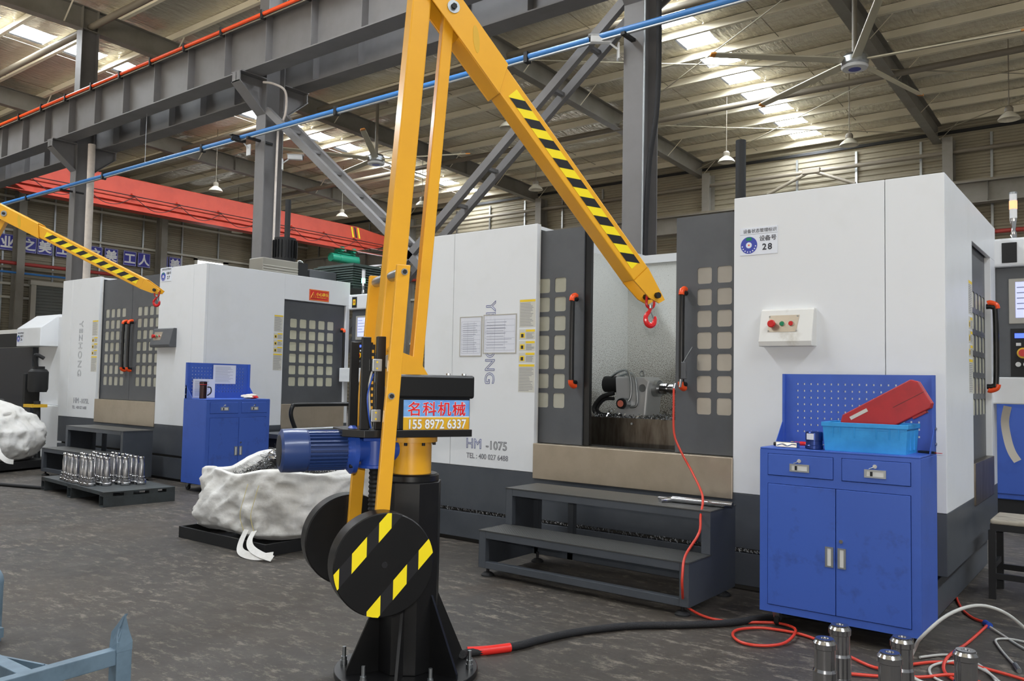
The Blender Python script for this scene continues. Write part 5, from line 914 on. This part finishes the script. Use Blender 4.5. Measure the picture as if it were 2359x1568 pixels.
# ================================================================ steel pallet with turned shafts
pl = thing('steel_pallet', 'dark steel pallet carrying rows of turned shafts', 'pallet', (-9.98, 4.99, 0), math.radians(-5)); PW, PD = .97, .40
bx('deck', 'pallet', pl, -PW, PW, -PD, PD, .15, .165)
f = MB(); f.box(-PW, PW, -PD, -PD + .008, .125, .15); f.build('edge_lip', 'pallet', pl)
for x in (-PW, -.1, PW - .12):
    m = MB(); m.box(x, x + .12, -PD, PD, 0, .01).box(x, x + .008, -PD, PD, .01, .115).box(x + .112, x + .12, -PD, PD, .01, .115).build('runner', 'pallet', pl)
    for y in (-PD, -.18, .1, PD - .1): bx('spacer', 'pallet', pl, x + .004, x + .116, y, y + .1, .115, .15)
sh0 = None; random.seed(5); spots = []
for i in range(8):
    for j in range(4):
        x = -.47 + i * .135 + (.06 if j % 2 else 0) + random.uniform(-.012, .012); y = -.31 + j * .165 + random.uniform(-.015, .015)
        if (i, j) not in ((7, 0), (7, 1), (0, 3)): spots.append((x, y))
for x, y in spots:
    if sh0 is None:
        sh0 = thing('turned_shaft', 'bright turned steel shaft with flanged foot standing on the pallet', 'shaft', (0, 0, 0), 0, 'turned shafts on the pallet')
        MB().lathe([(.052, 0), (.06, .006), (.06, .03), (.054, .036), (.054, .042), (.058, .046), (.058, .06), (.036, .068), (.036, .078), (.044, .082), (.044, .092), (.034, .098)], n=20).build('foot_flange', 'steel', sh0)
        MB().lathe([(.034, .098), (.033, .24), (.027, .262), (.026, .30), (.031, .304), (.031, .318), (.024, .328), (.012, .328), (.012, .31), (0, .31)], n=20).build('stem', 'steel', sh0); s = sh0
    else: s = copy_tree(sh0)
    q = pl.matrix_basis @ Vector((x, y, .165)); s.location = q
# near shafts on the floor
sn = None
for i, (x, y) in enumerate(((-1.072, 3.797), (-1.063, 3.552), (-.818, 3.788), (-.809, 3.539), (-.579, 3.773))):
    if sn is None:
        sn = thing('turned_shaft', 'stout turned steel shaft with collared top standing on the floor by the near cabinet', 'shaft', (0, 0, 0), 0, 'turned shafts on the floor')
        MB().lathe([(.06, 0), (.06, .05), (.047, .06), (.047, .19), (.0475, .192), (.0475, .194), (.047, .196), (.047, .285), (.042, .297)], n=36).build('stem', 'steel', sn); MB().lathe([(.042, .297), (.042, .375), (.047, .379), (.047, .40), (.039, .412), (.036, .412), (.036, .418), (.017, .418), (.014, .405), (.014, .36), (0, .36)], n=36).build('collar', 'steel', sn); s = sn
    else: s = copy_tree(sn)
    s.location = (x, y, 0); s['label'] = ('turned steel shaft beside the red hose, the one closer to the cabinet', 'turned steel shaft beside the red hose, the one further from the cabinet', 'turned steel shaft of the middle pair, the one closer to the cabinet', 'turned steel shaft of the middle pair, the one further from the cabinet', 'lone turned steel shaft standing among the red and grey hose loops')[i]
# ================================================================ hoses and cables
r1 = thing('air_hose', 'red air hose hanging from the open door and coiled on the floor', 'hose', (-2.4, 5.1, 0))
def rel(pts, o): return [tuple(Vector(p) - Vector(o)) for p in pts]
O1 = (-2.4, 5.1, 0)
MB().tube(rel([(-2.80, 5.66, 1.44), (-2.79, 5.64, 1.32), (-2.775, 5.62, 1.1), (-2.71, 5.60, .97), (-2.59, 5.55, .82), (-2.40, 5.30, .70), (-2.345, 5.15, .59), (-2.25, 4.92, .52), (-2.30, 4.83, .385), (-2.285, 4.76, .285), (-2.29, 4.77, .19), (-2.33, 4.90, .06), (-2.194, 4.898, .012), (-2.013, 4.908, .012), (-1.87, 5.02, .012), (-1.76, 5.04, .02), (-1.642, 4.93, .03), (-1.625, 4.71, .014), (-1.7, 4.575, .012), (-1.814, 4.547, .012), (-1.909, 4.643, .012), (-1.93, 4.769, .012), (-1.85, 4.89, .012), (-1.737, 4.93, .012), (-1.608, 4.93, .012), (-1.466, 4.86, .012), (-1.269, 4.697, .012), (-1.095, 4.608, .012), (-.98, 4.8, .012), (-.88, 4.93, .012), (-.74, 4.98, .012), (-.615, 4.96, .012), (-.45, 4.9, .012)], O1), .0085, 8, 5).build('hose', 'hose', r1)
MB().cyl(Vector((-2.79, 5.665, 1.47)) - Vector(O1), Vector((-2.80, 5.66, 1.43)) - Vector(O1), .012, 10).build('coupling', 'chrome', r1)
bg_ = thing('air_gun', 'small grey air gun hooked on the handle of the open door', 'air gun', (-2.74, 5.72, 1.60)); MB().box(-.02, .02, -.03, .0, -.1, .03).build('grip', 'grey', bg_, .006); MB().cyl((.0, -.02, .03), (.075, -.03, .14), .005, 8).build('nozzle', 'zinc', bg_); MB().cyl((-.03, -.02, -.16), (-.02, -.02, -.1), .012, 10).build('coupling', 'chrome', bg_)
r2 = thing('air_hose', 'red air hose crossing under the grey hose arch, with a blue tee fitting', 'hose', (-.8, 5.4, 0)); O2 = (-.8, 5.4, 0)
MB().tube(rel([(-1.10, 6.7, .01), (-.98, 6.24, .01), (-.886, 6.03, .01), (-.8, 5.95, .012), (-.784, 5.895, .014), (-.819, 5.417, .012), (-.85, 5.0, .03), (-.835, 4.795, .012), (-.74, 4.66, .012), (-.55, 4.62, .012), (-.4, 4.66, .012)], O2), .0085, 8).build('hose', 'hose', r2)
MB().tube(rel([(-1.2, 4.42, .012), (-1.05, 4.5, .012), (-.9, 4.62, .012), (-.77, 4.72, .025), (-.62, 4.7, .012), (-.45, 4.62, .012)], O2), .0085, 8).build('hose', 'hose', r2); MB().cyl(Vector((-.80, 5.93, .014)) - Vector(O2), Vector((-.77, 5.87, .016)) - Vector(O2), .02, 10).build('tee_fitting', 'gear', r2)
w1 = thing('air_hose', 'clear grey hose arching above the floor beside the near shafts', 'hose', (-.8, 4.9, 0)); O3 = (-.8, 4.9, 0)
MB().tube(rel([(-.62, 4.45, .01), (-.8, 4.5, .01), (-.95, 4.6, .01), (-1.0, 4.8, .02), (-.985, 4.86, .08), (-.933, 4.76, .17), (-.822, 4.82, .29), (-.712, 4.99, .325), (-.602, 5.07, .295), (-.51, 5.17, .2), (-.40, 5.3, .05), (-.3, 5.45, .012)], O3), .009, 8).build('hose', 'hosew', w1)
MB().tube(rel([(-.98, 4.95, .01), (-.87, 5.1, .01), (-.75, 5.08, .01), (-.62, 4.85, .01), (-.6, 4.66, .01), (-.72, 4.58, .01), (-.86, 4.66, .01), (-.9, 4.84, .01), (-.8, 4.98, .02), (-.66, 4.9, .02), (-.55, 4.72, .01)], O3), .007, 8).build('hose', 'hosew', w1)
w2 = thing('air_hose', 'thin grey hose with a brass coupling lying by the tee fitting', 'hose', (-.6, 5.6, 0)); O4 = (-.6, 5.6, 0)
MB().tube(rel([(-.765, 5.86, .012), (-.68, 5.72, .01), (-.58, 5.55, .01), (-.48, 5.42, .01)], O4), .0065, 8).build('hose', 'hosew', w2); MB().tube(rel([(-.48, 5.62, .01), (-.62, 5.66, .012), (-.70, 5.6, .01), (-.67, 5.45, .01), (-.6, 5.25, .01), (-.56, 5.15, .01)], O4), .0065, 8).build('hose', 'hosew', w2); MB().cyl(Vector((-.56, 5.15, .012)) - Vector(O4), Vector((-.53, 5.05, .012)) - Vector(O4), .013, 10).build('coupling', 'zinc', w2)
cb = thing('power_cable', 'thick black cable with red tape running from the crane post to the near cabinet', 'cable', (-2.6, 4.2, 0)); O5 = (-2.6, 4.2, 0)
MB().tube(rel([(-2.80, 3.28, .05), (-2.85, 3.38, .022), (-2.79, 3.5, .022), (-2.72, 3.66, .022), (-2.69, 3.82, .022), (-2.61, 4.08, .022), (-2.44, 4.38, .022), (-2.2, 4.62, .022), (-2.0, 4.86, .022), (-1.86, 5.15, .022), (-1.6, 5.45, .022), (-1.35, 5.6, .022)], O5), .021, 10).build('sheath', 'cable', cb); MB().tube(rel([(-2.868, 3.40, .022), (-2.80, 3.48, .022), (-2.735, 3.6, .022)], O5), .024, 10).build('tape_wrap', 'redtape', cb)
c2 = MB().tube([(-15.5, 4.0, .02), (-13, 4.2, .02), (-11.8, 4.45, .02), (-10.9, 4.72, .02)], .022, 8).build('power_cable', 'cable'); tag(c2, 'black cable on the floor leading to the loaded pallet', 'cable')
ct2 = thing('chip_cart', 'low dark chip cart with a black push bar beside the closed machine', 'cart', (-9.62, 7.75, 0))
bx('body', 'blackm', ct2, -.3, .3, -.7, .7, .14, .62, bev=.01); MB().cyl((.3, -.72, .74), (.3, .75, .74), .025, 10).build('rim_pipe', 'zinc', ct2); bx('rim', 'grey', ct2, -.3, .3, -.72, .72, .62, .68)
MB().tube([(.26, -.42, .68), (.24, -.52, .92), (.24, -.50, 1.06), (.24, -.40, 1.085), (.24, .3, 1.085), (.24, .7, 1.085)], .03, 10).build('push_bar', 'black', ct2); MB().cyl((.24, .68, 1.08), (.26, .7, .68), .03, 10).build('bar_leg', 'black', ct2)
for y in (-.5, .5):
    for x in (-.22, .22): MB().cyl((x - .02, y, .07), (x + .02, y, .07), .07, 14).build('wheel', 'rubber', ct2); bx('wheel_fork', 'blackm', ct2, x - .03, x + .03, y - .02, y + .02, .1, .14)
# ================================================================ stool, far blue cabinet, hanging spiral cable
st = thing('stool', 'dark steel stool with a worn pale wooden seat', 'stool', (-.60, 6.92, 0))
MB().prism([(-.27, -.22, .52), (.3, -.22, .52), (.3, .22, .52), (-.27, .22, .52)], (0, 0, .035)).build('seat', 'stool', st, .012)
f = MB(); f.box(-.27, .3, -.22, -.18, .475, .52).box(-.27, .3, .18, .22, .475, .52).box(-.27, -.23, -.18, .18, .475, .52).build('seat_frame', 'blackm', st)
for x in (-.26, .26):
    for y in (-.2, .2): bx('leg', 'blackm', st, x - .022, x + .022, y - .02, y + .02, 0, .475)
for y in (-.2, .2): bx('stretcher', 'blackm', st, -.25, .25, y - .012, y + .012, .14, .18)
bx('stretcher', 'blackm', st, -.272, -.248, -.19, .19, .2, .24)
ec = thing('electrical_cabinet', 'blue electrical cabinet on a dark base beyond the stool', 'cabinet', (-.75, 10.6, 0)); bx('body', 'blue', ec, -.58, .8, -.3, .3, .3, 2.1, bev=.01); bx('base', 'blackm', ec, -.56, .78, -.28, .28, .0, .3); bx('door', 'blue', ec, -.54, .1, -.312, -.3, .36, 2.05, bev=.004)
sp = thing('handwheel', 'cream handwheel pendant with a spiral cord on the control panel of machine 28', 'pendant', (-.62, 7.93, 1.62)); bx('case', mat('cream_plastic', (222, 206, 186), .4), sp, -.075, .075, -.06, .0, .1, .24, bev=.012); MB().cyl((0, -.06, .03), (0, -.1, .03), .085, 24).build('wheel', 'blackm', sp); MB().cyl((.05, -.06, .19), (.05, -.085, .19), .025, 14).build('stop_button', 'btn_r', sp); MB().tube([(-.05, 0, .24), (-.05, -.05, .29), (.05, -.05, .29), (.05, 0, .24)], .01, 8).build('hanger', 'blackm', sp)
for x in (-.04, .005): MB().cyl((x, -.06, .13), (x, -.066, .13), .012, 10).build('dial', 'signb', sp)
MB().tube([(0, -.06, -.05), (0, -.05, -.28)] , .006, 6, 3).build('cord', 'blackm', sp); MB().tube([(.02 + .022 * math.cos(i * .9), -.05 + .022 * math.sin(i * .9), -.28 - i * .0052) for i in range(120)], .006, 5, 0).build('spiral_cord', 'blackm', sp)
cl_ = strap(None, [(-.90, 8.0, 1.33), (-.92, 7.99, 1.2), (-.90, 7.98, 1.05), (-.87, 7.97, .95), (-.83, 7.97, .88)], .06, (0, -1, .1), 'glove', 'rag'); tag(cl_, 'dirty cream rag sleeve hanging under the control panel of machine 28', 'rag')
# ================================================================ grey-blue steel crate frame cut by the picture edge
cf = thing('crate_frame', 'grey-blue welded steel stacking frame with a flared corner post', 'frame', (-3.66, 1.93, 0))
bx('post', 'frameblue', cf, -.035, .035, -.035, .035, 0, .245, bev=.004)
MB().prism([(-.036, -.037, .22), (.034, -.037, .22), (.034, -.037, .265), (.018, -.03, .29), (.012, -.02, .32), (.03, -.0, .385), (.012, -.004, .372), (-.012, -.015, .335), (-.034, -.03, .30)], (0, .012, 0)).build('flare_plate', 'frameblue', cf, .002); MB().prism([(.036, -.037, .22), (.036, .035, .22), (.036, .035, .26), (.03, .02, .31), (.03, .0, .385), (.028, -.012, .32), (.034, -.03, .28)], (-.01, 0, 0)).build('flare_plate', 'frameblue', cf, .002)
MB().bar((0, -.03, .2), (.06, -.75, .2), .05, .07).build('rail', 'frameblue', cf, .004); 
MB().bar((-.12, -.24, .16), (-.75, -.42, .16), .09, .012).build('deck_channel', 'frameblue', cf); MB().bar((-.06, -.30, .19), (-.75, -.5, .19), .012, .06).build('deck_channel', 'frameblue', cf); MB().bar((-.0, -.4, .2), (-.8, -.42, .2), .06, .06).build('rail', 'frameblue', cf, .004)
MB().tube([(-1.29, -.02, 0), (-1.29, -.02, .27), (-1.29, -.02, .33), (-1.32, -.025, .36), (-1.40, -.04, .37), (-1.5, -.05, .3)], .028, 10).build('loop_post', 'frameblue', cf); MB().bar((-1.24, -.01, .06), (-1.2, -.6, .06), .05, .05).build('rail', 'frameblue', cf)
